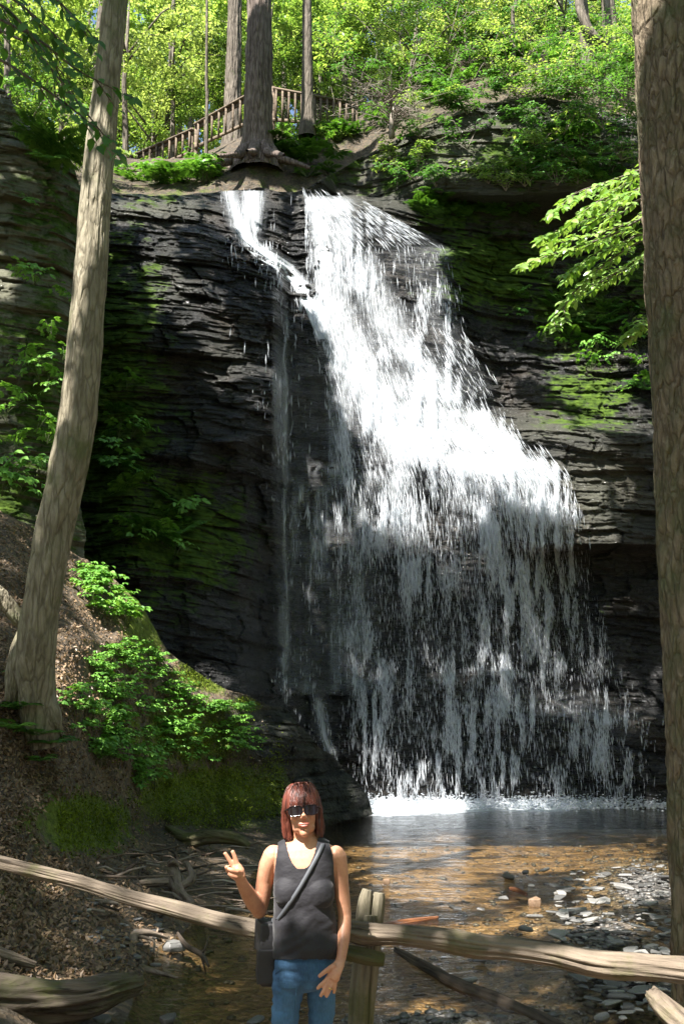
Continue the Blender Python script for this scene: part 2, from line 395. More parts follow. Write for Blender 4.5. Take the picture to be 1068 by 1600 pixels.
m = NM('slate_stone'); v = m.coord(); oi = m.n('ObjectInfo')
c = m.ramp(m.math('ADD', m.math('MULTIPLY', oi.outputs['Random'], .7), m.math('MULTIPLY', m.noise(v, 14, 5), .35)), [(.15, (.04, .039, .037)), (.5, (.11, .108, .102)), (.8, (.22, .215, .20)), (1., (.38, .36, .33))])
M['stone'] = m.done(m.princ(Base__Color=c, Roughness=.42, Specular__IOR__Level=.55, Normal=m.bump(m.noise(v, 25, 5), .5, .01)))
m = NM('brown_stone'); v = m.coord()
M['stone_red'] = m.done(m.princ(Base__Color=m.ramp(m.noise(v, 12, 5), [(.3, (.10, .06, .035)), (.7, (.24, .16, .10))]), Roughness=.5))
m = NM('mossy_stone'); v = m.coord()
M['stone_moss'] = m.done(m.princ(Base__Color=m.mix(m.ramp(m.noise(v, 5, 6, .7), [(.42, 0.), (.55, 1.)]), (.10, .09, .075), (.09, .13, .02)), Roughness=.8, Normal=m.bump(m.noise(v, 18, 6), .9, .03)))
# ================================================================== TERRAIN
def col_interp(cols, px, py):
    ks = sorted(cols); A = []
    for k in ks:
        c = cols[k]; A.append(np.interp(py, [a for a, _ in c], [b for _, b in c]))
    A = np.array(A); px = np.asarray(px, float)
    i = np.clip(np.searchsorted(ks, px)-1, 0, len(ks)-2); kk = np.array(ks, float)
    t = np.clip((px-kk[i])/(kk[i+1]-kk[i]), 0, 1); t = t*t*(3-2*t)*.6+t*.4
    sh = px.shape; ii = i.ravel(); A = A.reshape(len(ks), -1); ar = np.arange(ii.size)
    return (A[ii, ar]*(1-t.ravel())+A[ii+1, ar]*t.ravel()).reshape(sh)
CL = {
 -500: [(300, 25), (1300, 23)],
 120: [(300, 24.5), (600, 22), (900, 20.5), (1300, 19)],
 200: [(300, 25), (330, 24.2), (500, 22.6), (700, 21.2), (900, 19.8), (1100, 18.6), (1300, 18)],
 300: [(300, 26), (330, 24.9), (400, 24.0), (600, 22.3), (690, 21.8), (800, 21.6), (900, 20.3), (1100, 18.9), (1200, 18.4), (1300, 18)],
 370: [(298, 26.6), (340, 25.4), (400, 24.5), (600, 22.6), (690, 21.9), (710, 22.4), (800, 22.2), (900, 21.3), (1000, 20.2), (1100, 19.0), (1200, 18.2), (1300, 18)],
 425: [(300, 26.9), (340, 26.2), (400, 25.2), (470, 24.2), (600, 22.9), (680, 22.4), (720, 23.3), (800, 23.2), (900, 22.8), (1000, 22.0), (1065, 21.3), (1100, 21.0), (1200, 20.6), (1300, 20.0)],
 455: [(300, 27.0), (400, 26.0), (480, 25.3), (500, 25.0), (600, 24.7), (800, 24.0), (1000, 23.0), (1050, 22.6), (1080, 21.9), (1200, 21.6), (1300, 21.2)],
 478: [(302, 27.0), (312, 26.7), (400, 26.0), (500, 25.2), (600, 24.8), (800, 24.05), (1000, 23.1), (1080, 22.5), (1200, 22.2), (1300, 21.6)],
 500: [(305, 27.1), (315, 26.6), (400, 26.0), (500, 25.3), (600, 24.9), (800, 24.1), (1000, 23.2), (1080, 22.6), (1158, 22.4), (1300, 21.7)],
 528: [(280, 28), (305, 27.9), (315, 26.6), (400, 26.0), (500, 25.3), (600, 24.9), (800, 24.1), (1000, 23.2), (1080, 22.6), (1190, 22.3), (1300, 21.7)],
 560: [(250, 28.2), (305, 28.0), (316, 26.6), (450, 25.8), (600, 24.9), (700, 24.4), (800, 24.1), (1000, 23.3), (1060, 23.0), (1070, 22.6), (1215, 22.2), (1300, 21.7)],
 578: [(235, 28.0), (308, 27.9), (320, 26.7), (450, 25.85), (600, 24.85), (700, 24.35), (800, 24.05), (1000, 23.3), (1060, 23.0), (1070, 22.6), (1250, 22.0), (1300, 21.8)],
 600: [(220, 27.8), (310, 27.7), (325, 26.8), (450, 25.9), (600, 24.8), (680, 24.3), (800, 24.0), (1000, 23.3), (1060, 23.0), (1070, 22.6), (1250, 22.0), (1300, 21.8)],
 690: [(180, 27.4), (280, 26.6), (300, 26.7), (320, 27.5), (385, 27.2), (400, 26.7), (550, 25.6), (680, 24.6), (720, 24.1), (800, 23.9), (1000, 23.5), (1050, 23.2), (1062, 22.7), (1100, 22.5), (1250, 22.0), (1300, 21.8)],
 780: [(150, 27.4), (280, 26.4), (305, 26.5), (325, 27.8), (400, 27.6), (560, 27.0), (640, 26.4), (660, 24.9), (720, 24.4), (730, 23.8), (800, 23.7), (1000, 23.6), (1042, 23.4), (1055, 22.6), (1100, 22.5), (1250, 22.0), (1300, 21.8)],
 880: [(150, 27.2), (280, 26.3), (300, 26.5), (330, 27.9), (400, 27.6), (545, 27.0), (600, 26.2), (655, 25.6), (672, 24.4), (690, 24.1), (850, 23.8), (862, 24.9), (1075, 24.6), (1105, 23.2), (1120, 22.4), (1250, 22.0), (1300, 21.8)],
 1000: [(200, 26.9), (300, 26.3), (320, 27.2), (540, 26.8), (600, 26.0), (660, 25.4), (680, 24.2), (850, 23.6), (865, 24.7), (1070, 24.4), (1120, 22.8), (1150, 22.2), (1250, 21.7), (1300, 21.5)],
 1500: [(200, 24.5), (600, 23.4), (860, 21.8), (870, 22.6), (1300, 20)],
}
TOPX = [-500, 120, 300, 345, 480, 520, 560, 600, 650, 700, 760, 850, 920, 1000, 1500]
TOPY = [310, 300, 302, 296, 296, 275, 250, 225, 205, 185, 160, 150, 165, 190, 190]
def strata(x, z, seed=0, amp=1.0):
    s = z+.05*x+.30*fbm(x*.15, z*.12, oct=2, seed=seed+3)+.05*fbm(x*1.1, z*1.5, oct=3, seed=seed+4)
    xw = x+.35*fbm(x*.9, z*2.2, oct=4, seed=seed+6)
    d = 0
    for T, A, fx, sh in ((1.3, .30, .55, .9), (.47, .17, 1.2, .88), (.19, .11, 2.2, .85), (.085, .06, 3.8, .8), (.04, .03, 7., .75)):
        q = s/T+.35*noise3(x*fx*.5, z*.0+T*10, seed=seed+9)
        k = np.floor(q); fr = q-k
        def lay(kk):   # each bed has its own blocky, jointed edge
            n_ = noise3(xw*fx, kk*7.31, seed=seed+1); blk = _h(np.floor(xw*fx*.9+kk*3.7), kk, 0*kk, seed+2)*2-1
            return .35*n_+.85*blk*(.4+.6*_h(kk, kk*0+3, kk*0, seed))
        a = lay(k); b = lay(k+1)
        st = smooth(sh, 1.0, fr)
        d = d+A*(a*(1-st)+b*st+.30*(0.5-fr))
    d = d+.045*fbm(x*2.5, z*7, oct=4, seed=seed+15)
    return amp*d
def blob(px, py, L):
    r = np.zeros_like(px, float)
    for cx, cy, rx, ry, v in L:
        r = np.maximum(r, v*np.exp(-(((px-cx)/rx)**2+((py-cy)/ry)**2)*.9))
    return r
MOSSC = [(170, 650, 100, 330, .9), (270, 830, 150, 130, .85), (260, 640, 60, 90, .45), (190, 450, 50, 200, .45), (780, 420, 110, 90, .95), (900, 480, 110, 90, .85), (920, 620, 90, 60, .75), (700, 345, 60, 30, .8),
         (850, 250, 140, 80, .75), (640, 250, 140, 60, .5), (900, 960, 50, 80, .4), (240, 310, 60, 15, .5), (530, 250, 60, 50, .8), (1000, 400, 80, 160, .7), (400, 870, 80, 60, .3), (600, 290, 60, 20, .6)]
DRY_SUNC = [(700, 240, 190, 75, .9), (900, 270, 160, 90, .75), (540, 250, 70, 45, .7), (240, 325, 70, 22, .6), (930, 770, 80, 90, .55), (870, 670, 110, 30, .45), (270, 430, 40, 60, .25), (350, 550, 50, 40, .2)]  # upper blobs: dry rock; lower blobs: sunlight painted on wet ledge and buttress
def cliff_depth(px, py):
    Y = col_interp(CL, px, py); p = atn(px, py, Y)
    lipd = np.exp(-((px-600)/160.)**2)*0
    am = .55+.45*smooth(300, 360, py)
    am = am*(1-.35*blob(px, py, [(650, 900, 260, 300, 1.)]))
    d = strata(p[..., 0], p[..., 2], 0)*am + .35*fbm(p[..., 0]*.5, p[..., 2]*.5, oct=3, seed=40)*am
    return Y-d
nu, nv = 760, 960
u = np.linspace(-420, 1420, nu)
xs = np.interp(np.linspace(0, 1, nu), [0, .08, .92, 1], [-420, 60, 1100, 1420])
v = np.linspace(0, 1, nv)
PX = xs[:, None]*np.ones((1, nv)); top = np.interp(xs, TOPX, TOPY)+6*fbm(xs*.02, xs*0, oct=3, seed=5)
PY = 1296+(top[:, None]-1296)*v[None, :]
Yc = cliff_depth(PX, PY)
Vc = atn(PX, PY, Yc)
moss = blob(PX, PY, MOSSC); dry = np.clip(blob(PX, PY, DRY_SUNC), 0, 1)  # dry also carries the sunlit tone painted on wet rock
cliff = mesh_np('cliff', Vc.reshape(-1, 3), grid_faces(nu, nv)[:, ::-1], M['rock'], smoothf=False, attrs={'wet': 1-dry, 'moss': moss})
tag(cliff, 'dark wet layered rock face behind the waterfall', kind='structure')
# hill rising behind the top of the cliff
nh = 260
dd = np.linspace(0, 1, nh)**1.6*70
j = np.arange(0, nu, 2); base = Vc[j, -1, :]; pxj = xs[j]
H = np.zeros((len(j), nh, 3))
H[:, :, 0] = base[:, 0:1]*(1+dd[None, :]*.02); H[:, :, 1] = base[:, 1:2]+dd[None, :]
HC = {-420: [(0, 0), (5, 3), (10, 5), (70, 30)], 200: [(0, 0), (1, .3), (5, 3.6), (8, 4.4), (70, 30)], 402: [(0, 0), (.35, .15), (.8, 1.0), (3, 3.3), (5, 4.2), (70, 34)], 560: [(0, 0), (.7, .4), (2.2, 2.2), (6, 4.6), (70, 40)], 680: [(0, 0), (1, .8), (8, 7.6), (70, 42)], 1420: [(0, 0), (1, .9), (8, 8), (70, 42)]}
rise = col_interp(HC, pxj[:, None]*np.ones((1, nh)), dd[None, :]*np.ones((len(j), 1)))
H[:, :, 2] = base[:, 2:3]+rise+.22*fbm(H[:, :, 0]*.7, H[:, :, 1]*.7, oct=5, seed=77)*smooth(0, .6, dd)[None, :]
def hill_z(px, Y):
    c = cliff_depth(np.array([float(px)]), np.array([float(np.interp(px, TOPX, TOPY))])); b_ = atn(np.array([float(px)]), np.array([float(np.interp(px, TOPX, TOPY))]), c)[0]
    return float(b_[2]+col_interp(HC, np.array([float(px)]), np.array([max(0., Y-b_[1])]))[0])
# earth mound under the big hemlock
mp_ = at(402, 262, 27.8); dm = ((H[:, :, 0]-mp_.x)/1.2)**2+((H[:, :, 1]-28.2)/1.1)**2
H[:, :, 2] += .15*np.exp(-dm)
H[:, :, 2] += -.1
mossh = np.clip(.50+.3*fbm(H[:, :, 0]*.4, H[:, :, 1]*.4, seed=8), 0, 1)*np.exp(-dd/8.)[None, :]
hill = mesh_np('hillside', H.reshape(-1, 3), grid_faces(len(j), nh)[:, ::-1], M['bank'], smoothf=True, attrs={'moss': mossh, 'rocky': np.full(mossh.shape, .45)})
tag(hill, 'wooded hillside rising behind the top of the falls', kind='structure')
# near left rock wall
WL = {-500: [(0, 15.5), (400, 14.5), (900, 13)], 0: [(100, 18.6), (300, 17.6), (600, 16.4), (830, 15.3), (950, 15)], 80: [(100, 19), (300, 18), (600, 16.7), (830, 16), (950, 15.8)], 140: [(100, 19.6), (300, 18.8), (600, 17.4), (900, 16.6)]}
EY = [-60, 60, 110, 140, 170, 210, 250, 290, 350, 500, 640, 760, 960]; EX = [-480, -200, -60, 5, 35, 78, 110, 127, 131, 126, 118, 122, 150]
nu2, nv2 = 420, 620
X2 = np.linspace(-480, 240, nu2)[:, None]*np.ones((1, nv2)); Y2 = np.linspace(960, -60, nv2)[None, :]*np.ones((nu2, 1))
E = np.interp(Y2, EY[0:], EX[0:]) + 10*fbm(Y2*.03, Y2*0, oct=4, seed=12)
ex = np.maximum(X2-E, 0); Xc = np.minimum(X2, E)
Yw = col_interp(WL, Xc, Y2)+ex*.05; pw = atn(Xc, Y2, Yw)
Yw = Yw-strata(pw[..., 0], pw[..., 2], 50)*.8*np.exp(-ex/20)-.3*fbm(pw[..., 0]*.8, pw[..., 2]*.8, oct=3, seed=61)
Vw = atn(Xc, Y2, Yw)
mw = np.clip(.36+blob(Xc, Y2, [(110, 320, 60, 120, .3), (90, 650, 80, 200, .35), (20, 780, 100, 60, .3)]), 0, 1)
wall = mesh_np('rock_wall', Vw.reshape(-1, 3), grid_faces(nu2, nv2)[:, ::-1], M['wall'], smoothf=True, attrs={'wet': np.full(nu2*nv2, .35), 'moss': mw})
tag(wall, 'mossy layered rock wall at the left edge of the gorge', 'rock wall', kind='structure')
# left bank
BK = {
 -600: [(800, 12), (1000, 8.8), (1200, 7.2), (1400, 6), (1800, 3.5)],
 -200: [(800, 13.5), (900, 11.5), (1000, 10.4), (1200, 8.8), (1400, 7.2), (1600, 5.6), (1800, 4.2)],
 0: [(790, 15.5), (810, 15), (900, 13), (1000, 11.6), (1100, 10.7), (1200, 10.0), (1300, 9.3), (1400, 8.5), (1500, 7.5), (1600, 6.6), (1800, 5.2)],
 90: [(840, 16), (900, 14.6), (1000, 12.6), (1100, 11.3), (1200, 10.8), (1300, 10.4), (1400, 9.3), (1500, 8.2), (1600, 7.1), (1800, 5.6)],
 180: [(900, 16.3), (1000, 14.3), (1100, 13.4), (1200, 12.8), (1300, 12.2), (1400, 10.3), (1500, 8.6), (1600, 7.4), (1800, 5.8)],
 260: [(980, 16.8), (1100, 15.3), (1200, 14.8), (1290, 14.4), (1330, 13.3), (1400, 11.1), (1460, 9.95), (1500, 9.45), (1600, 7.8), (1800, 6.1)],
 350: [(1060, 17.2), (1100, 16.8), (1200, 16.3), (1295, 15.9), (1320, 14.6), (1400, 11.8), (1450, 10.9), (1500, 9.9), (1600, 8.2), (1800, 6.3)],
 440: [(1100, 19.6), (1150, 18.6), (1200, 18.0), (1280, 17.4), (1300, 16.6), (1400, 12.6), (1500, 10.0), (1600, 8.6), (1800, 6.8)],
 490: [(1150, 19.8), (1200, 19.0), (1280, 18.2), (1300, 18.0), (1330, 17), (1400, 14), (1500, 11.0), (1600, 9.2), (1800, 7)],
 540: [(1200, 20.3), (1240, 19.4), (1280, 18.9), (1300, 19.2), (1330, 18.5), (1400, 15), (1500, 11.8), (1600, 9.6), (1800, 7.5)],
 600: [(1250, 21.0), (1280, 20.4), (1300, 21), (1330, 19.5), (1400, 16), (1500, 12.4), (1600, 10), (1800, 8)],
}
SX = [-600, -100, 0, 60, 130, 180, 225, 262, 300, 345, 390, 425, 450, 475, 500, 520, 545, 562, 575, 582, 588]; SY = [700, 780, 800, 828, 872, 905, 950, 1018, 1045, 1072, 1090, 1100, 1112, 1140, 1168, 1182, 1208, 1224, 1244, 1270, 1320]
def bank_depth(px, py, rough=1.0):
    Y = col_interp(BK, px, py); p = atn(px, py, Y)
    steep = blob(px, py, [(340, 1200, 130, 90, 1.), (180, 1100, 100, 150, .6)])
    wt = (.10+.25*steep)*smooth(1330, 1280, py)+.05
    rk = blob(px, py, [(480, 1200, 90, 90, 1.), (440, 1130, 60, 40, 1.), (560, 1250, 40, 50, 1.)])
    Y = Y-rough*rk*strata(p[..., 0]*1.6, p[..., 2]*1.8, 33)*.75
    return Y-rough*wt*(fbm(p[..., 0]*1.3, p[..., 2]*2.2, p[..., 1]*.6, oct=5, seed=90)*1.4)
nu3, nv3 = 520, 640
xs3 = np.interp(np.linspace(0, 1, nu3), [0, .12, 1], [-600, -20, 588]); v3 = np.linspace(0, 1, nv3)
S3 = np.interp(xs3, SX, SY)+5*fbm(xs3*.05, xs3*0, oct=4, seed=31)
P3 = xs3[:, None]*np.ones((1, nv3)); Q3 = 1800+(S3[:, None]-1800)*v3[None, :]
Yb = bank_depth(P3, Q3); Vb = atn(P3, Q3, Yb)
# back side of the bank
nb = 24; bk = np.repeat(Vb[:, -1:, :], nb, axis=1); t = np.linspace(.04, 1, nb)
bk[:, :, 1] += t[None, :]*1.6; bk[:, :, 2] -= (t[None, :]**1.3)*2.6
Vb2 = np.concatenate([Vb, bk], 1)
MOSSB = [(340, 1245, 130, 50, 1.1), (300, 1150, 120, 60, .7), (130, 1290, 90, 55, .85), (230, 960, 40, 70, .9), (180, 930, 50, 40, .5), (330, 1055, 60, 25, .9), (430, 1200, 30, 60, .6), (385, 1100, 30, 14, .9), (30, 1400, 60, 30, .4), (40, 1290, 60, 40, .4)]
mb_ = np.concatenate([blob(P3, Q3, MOSSB)+.12, np.full((nu3, nb), .3)], 1)
rk_ = np.concatenate([np.clip(blob(P3, Q3, [(440, 1150, 90, 70, 1.3), (510, 1230, 70, 80, 1.4), (560, 1260, 50, 60, 1.4), (400, 1280, 160, 40, .8), (370, 1120, 50, 30, .6), (300, 1290, 160, 40, .6)]), 0, 1), np.full((nu3, nb), 1.)], 1)
bank = mesh_np('bank', Vb2.reshape(-1, 3), grid_faces(nu3, nv3+nb)[:, ::-1], M['bank'], smoothf=True, attrs={'moss': mb_, 'rocky': rk_})
tag(bank, 'leaf littered earth bank sloping down to the creek', kind='structure')
# streambed with gravel bar
gx = np.arange(-9, 15, .045); gy = np.arange(3.0, 25.5, .045)
GX, GY = np.meshgrid(gx, gy, indexing='ij')
def bed_z(x, y):
    ppx, ppy, _ = proj(np.stack([x, y, np.zeros_like(x)], -1))
    bar = blob(ppx, ppy, [(1010, 1390, 90, 55, 1.), (950, 1460, 110, 50, .9), (1000, 1540, 160, 60, .9), (860, 1430, 50, 30, .55), (700, 1590, 160, 22, .9), (850, 1590, 120, 30, .8), (560, 1600, 80, 18, .7), (240, 1380, 120, 40, .75), (190, 1470, 80, 40, .8), (330, 1420, 60, 30, .6)])
    rip = .035*fbm(x*1.1, y*1.1, oct=5, seed=20)+.015*fbm(x*6, y*6, oct=3, seed=22)
    return -.13+.17*bar+rip-.35*smooth(16.5, 20, y)*(1-bar), bar
GZ, bar = bed_z(GX, GY)
bed = mesh_np('streambed', np.stack([GX, GY, GZ], -1).reshape(-1, 3), grid_faces(len(gx), len(gy)), M['bed'], smoothf=True, attrs={'dry': np.clip(bar*1.3-.15+.25*fbm(GX, GY, seed=3), 0, 1)})
tag(bed, 'brown gravel bed of the shallow creek', kind='structure')
gx2 = np.arange(-9, 15, .12); gy2 = np.arange(3.0, 25.5, .12); WX, WY = np.meshgrid(gx2, gy2, indexing='ij')
wpx, wpy, _ = proj(np.stack([WX, WY, 0*WX], -1))
foam = blob(wpx, wpy, [(620, 1264, 80, 15, 1.), (720, 1260, 90, 14, .9), (830, 1259, 110, 12, .95), (950, 1254, 110, 11, 1.), (640, 1262, 60, 11, .9), (1040, 1254, 60, 10, .8)])
ww = mesh_np('water', np.stack([WX, WY, .006*fbm(WX*2, WY*3, seed=9)], -1).reshape(-1, 3), grid_faces(len(gx2), len(gy2)), M['water'], smoothf=True, attrs={'foam': foam})
tag(ww, 'clear rippled creek water below the falls', kind='structure')
# far ground so nothing floats beyond the gorge
g = mesh_np('ground', [(-90, -30, -1.2), (90, -30, -1.2), (90, 130, -1.2), (-90, 130, -1.2)], [(0, 1, 2, 3)], M['bank'], attrs={'moss': [.2]*4}); tag(g, kind='structure')
gx3 = np.linspace(-7, 7, 90); gy3 = np.linspace(-3, 5.6, 60); A, B = np.meshgrid(gx3, gy3, indexing='ij')
pz = .38-.36*smooth(1.5, 4.8, B)+.03*fbm(A, B, seed=4)-.35*smooth(5.1, 5.55, B)
pa = mesh_np('path', np.stack([A, B, pz], -1).reshape(-1, 3), grid_faces(90, 60), M['bank'], smoothf=True, attrs={'moss': np.full(A.shape, .1)}); tag(pa, 'earth path behind the rail fence', kind='structure')
# right bank beyond the frame edge, under the big trunk
A, B = np.meshgrid(np.linspace(0, 1, 90), np.linspace(4.5, 22, 200), indexing='ij')
xr = 0.305*B+.35+A*9; zr = -.1+1.9*smooth(0, .8, A)+.1*fbm(xr, B, seed=14)
rb = mesh_np('right_bank', np.stack([xr, B, zr], -1).reshape(-1, 3), grid_faces(90, 200), M['bank'], smoothf=True, attrs={'moss': np.full(A.shape, .3)}); tag(rb, 'sloping earth bank at the right of the creek', kind='structure')
BV = [BVHTree.FromObject(o, bpy.context.evaluated_depsgraph_get()) for o in ()]
def surf_depth(px, py):
    """world Y of the terrain seen at a pixel (coarse): bank, wall, cliff or creek"""
    px = np.asarray(px, float); py = np.asarray(py, float)
    S = np.interp(px, SX, SY); yc = col_interp(CL, px, np.minimum(py, 1296))
    gyv = ground_y(np.maximum(py, 1200))
    Y = np.where(py > 1255, np.minimum(np.abs(gyv), 40), yc)
    e = np.interp(py, EY, EX)
    Y = np.where((px < e) & (py < 900), col_interp(WL, px, py), Y)
    onb = (py > S) & (px < 588)
    Yb_ = col_interp(BK, px, py)
    Y = np.where(onb, np.where(py > 1290, np.minimum(Yb_, Y), Yb_), Y)
    return Y
# ================================================================== FALLING WATER
MAINL = ([300, 316, 480, 560, 650, 800, 1250, 1300], [474, 478, 486, 500, 520, 540, 560, 562])
MAINR = ([300, 316, 390, 520, 600, 680, 760, 850, 1000, 1100, 1250, 1300], [545, 572, 700, 716, 765, 812, 885, 905, 932, 962, 985, 990])
DENS = [ # x0,y0,x1,y1,width,density
 (492,322,535,326,20,1),(500,335,508,470,26,1.),(535,350,530,450,26,.9),(515,470,565,590,38,1),(560,420,625,540,34,.85),(625,540,700,620,26,.85),(560,580,630,690,38,1),(635,690,620,770,22,.75),
 (635,640,750,695,26,.85),(735,650,790,705,22,.75),(715,722,845,742,24,1.),(820,745,864,805,24,.85),(575,330,690,400,30,.42),(640,400,700,500,42,.42),(680,500,740,600,26,.42),(620,600,700,660,34,.75),
 (615,770,635,840,36,.6),(780,740,830,860,32,.62),(860,800,892,900,18,.5),(690,690,780,820,56,.5),(640,840,660,1000,40,.36),(735,830,765,1000,58,.36),(830,860,850,1000,28,.5),(885,900,912,1050,18,.34),
 (600,1030,900,1030,64,.22),(610,1120,900,1120,60,.27),(600,1215,930,1215,50,.22),(845,1000,875,1090,14,.5),(880,1112,975,1128,10,.6),(890,1130,940,1200,40,.36),
 (525,560,546,760,10,.40),(565,600,588,710,18,.40),(700,1075,860,1075,40,.2),(620,1066,715,1062,4,.5),(760,1048,850,1058,5,.5),(690,1098,760,1100,5,.5),(640,720,600,760,26,.45),
 (545,800,560,1000,26,.16),(600,850,620,1050,26,.24),(540,1100,600,1230,36,.16)]
def caps(px, py, L):
    r = np.zeros_like(px, float)
    for x0, y0, x1, y1, wd, dn in L:
        dx, dy = x1-x0, y1-y0; t = np.clip(((px-x0)*dx+(py-y0)*dy)/(dx*dx+dy*dy+1e-6), 0, 1)
        q = np.hypot(px-x0-t*dx, py-y0-t*dy)/wd
        r = np.maximum(r, dn*np.exp(-q**2.4*.75))
    return r
def cl_smooth(px, py):
    Y = col_interp(CL, px, py); p = atn(px, py, Y)
    am = (.55+.45*smooth(300, 360, py))*(1-.35*blob(px, py, [(650, 900, 260, 300, 1.)]))
    s = p[..., 2]+.05*p[..., 0]
    return Y-.35*fbm(p[..., 0]*.5, p[..., 2]*.5, oct=3, seed=40)*am-.18
LUMP = ([380, 440, 470, 500, 530, 560, 580, 600], [1080, 1098, 1126, 1158, 1190, 1218, 1252, 1300])
def nolump(px, py): return (py < np.interp(px, *LUMP)+25) | (px > 592)
def film(name, Lc, Rc, y0, y1, ns, nt_, dens, mat, off, par=None, wuv=1.0):
    s = np.linspace(-.06, 1.06, ns)[:, None]*np.ones((1, nt_)); py = np.linspace(y0, y1, nt_)[None, :]*np.ones((ns, 1))
    Lx = np.interp(py, *Lc); Rx = np.interp(py, *Rc); px = Lx+s*(Rx-Lx)
    Y = cl_smooth(px, py)-off-.10*fbm(s*9*wuv, py*.02, oct=3, seed=3)
    d = dens(px, py)*smooth(-.06, .03, s-.05*(.5+.5*noise3(py*.06, py*0, seed=21))*(ns > 100))*(smooth(1.06, .97, s) if ns > 30 else np.exp(-((s-.5)/.26)**2))*nolump(px, py)
    V = atn(px, py, Y); uv = np.stack([s*wuv, (y1-py)/950.*1.0], -1)
    return wpar(mesh_np(name, V.reshape(-1, 3), grid_faces(ns, nt_)[:, ::-1], mat, None, True, attrs={'dens': d}, uv=uv.reshape(-1, 2)), par)
fall = empty('waterfall', at(700, 1255, 22)); tag(fall, 'white waterfall tumbling down dark rock ledges into a shallow pool', kind='structure')
film('water_sheet', MAINL, MAINR, 306, 1262, 240, 620, lambda a, b: caps(a, b, DENS)*(1-.20*smooth(700, 520, b))*(1-.42*smooth(760, 900, b))*(1-.45*smooth(1180, 1240, b)), M['film'], .12, fall)
LL = ([296, 350, 380, 400, 420, 440, 480, 535], [344, 352, 376, 398, 430, 453, 476, 498]); LR = ([296, 340, 375, 390, 400, 420, 440, 480, 535], [424, 416, 412, 428, 450, 476, 488, 500, 520])
film('side_stream', LL, LR, 298, 530, 60, 220, lambda a, b: 1.2*caps(a, b, [(360, 302, 372, 350, 13, .62), (395, 300, 392, 350, 18, .75), (375, 350, 395, 385, 13, .85), (395, 388, 440, 418, 12, 1.1), (440, 418, 470, 450, 13, 1.15), (470, 450, 500, 520, 14, 1.1)]), M['film_thin'], .12, fall)
film('veil', ([450, 700, 1090], [428, 424, 436]), ([450, 560, 700, 1090], [500, 545, 575, 600]), 452, 1085, 120, 340, lambda a, b: (.30+.24*smooth(-.1, .5, noise3(a*.05, b*.006, seed=2)))*smooth(452, 560, b)+.14*np.maximum(0, noise3(a*.02, b*.06, seed=12)), M['film'], .13, fall)
def thin(x0, x1, ya, yb, wd, dn, seed):
    ys = np.linspace(ya, yb, 14); xs_ = np.interp(ys, [ya, yb], [x0, x1])+7*fbm(ys*.02, ys*0+seed)
    film('trickle', (ys, xs_-wd), (ys, xs_+wd), ya, yb, 12, 200, lambda a, b: 1.55*dn*smooth(ya, ya+30, b)*smooth(yb, yb-20, b)*np.ones_like(a), M['film_thin'], .14, fall, wuv=wd/40.)
for q in [(446, 447, 470, 1045, 8, .38), (484, 486, 740, 960, 7, .34), (462, 478, 735, 800, 16, .42), (540, 552, 820, 900, 10, .4), (430, 428, 560, 640, 3, .4), (425, 412, 395, 470, 4, .3), (380, 378, 385, 430, 3, .3), (520, 535, 980, 1000, 16, .35), (490, 515, 1072, 1190, 20, .5), (442, 470, 1058, 1082, 14, .55), (540, 535, 560, 780, 7, .4), (570, 590, 590, 700, 9, .4)]:
    thin(*q, seed=q[0])
# drops and threads thrown clear of the rock
def drops(name, n, D, par, wr=(.004, .0115), lr=(.07, .38), jit=.16, dirfun=None):
    px = RNG.uniform(345, 1040, n*9); py = RNG.uniform(300, 1258, n*9)
    d = D(px, py); streak = .10+1.3*smooth(-.3, .6, noise3(px*.13, py*.02, seed=6))*smooth(-.6, .3, noise3(px*.03, py*.012, seed=7)); keep = (RNG.uniform(size=px.size) < d*streak) & nolump(px, py)
    px, py = px[keep][:n], py[keep][:n]; n = len(px)
    if dirfun is None:
        Lx, Rx = np.interp(py, *MAINL), np.interp(py, *MAINR); s = (px-Lx)/(Rx-Lx)
        py2 = py+8; px2 = np.interp(py2, *MAINL)*(1-s)+np.interp(py2, *MAINR)*s
        px2 = px+(px2-px)*np.clip(1.2-(py-300)/900., .3, 1)
        ks = (s > -.02-.05*RNG.uniform(size=n)*(py > 600)) & (s < 1.01+.06*RNG.uniform(size=n)*(py > 450)); px, py, px2, py2 = px[ks], py[ks], px2[ks], py2[ks]; n = len(px)
    else: px2, py2 = dirfun(px, py)
    off = np.abs(RNG.normal(0, jit, n))+.10
    Y = cl_smooth(px, py)-off; P = atn(px, py, Y); Q = atn(px2, py2, Y)
    T = Q-P; T /= np.linalg.norm(T, axis=1)[:, None]; T += RNG.normal(0, .07, (n, 3)); T /= np.linalg.norm(T, axis=1)[:, None]
    A = np.cross(T, [0, 1., 0]); A /= np.linalg.norm(A, axis=1)[:, None]; B = np.cross(T, A)
    Ln = RNG.uniform(*lr, n)*(1-.35*smooth(800, 1000, py)); Wd = (1-.42*smooth(760, 950, py))*RNG.uniform(*wr, n)*(0.7+.6*(RNG.uniform(size=n)**3)*2)
    c = lambda a, b, t: P+A*(a*Wd)[:, None]+B*(b*Wd)[:, None]+T*(t*Ln)[:, None]
    V = np.stack([c(0, 0, -.5), c(1, 0, .15), c(0, 1, .15), c(-1, 0, .15), c(0, -1, .15), c(0, 0, .5)], 1).reshape(-1, 3)
    f0 = np.array([(0, 2, 1), (0, 3, 2), (0, 4, 3), (0, 1, 4), (5, 1, 2), (5, 2, 3), (5, 3, 4), (5, 4, 1)])
    Fc = (np.arange(n)[:, None, None]*6+f0[None]).reshape(-1, 3)
    return tag(wpar(mesh_np(name, V, Fc, M['drops'], None, True), par), kind='stuff')
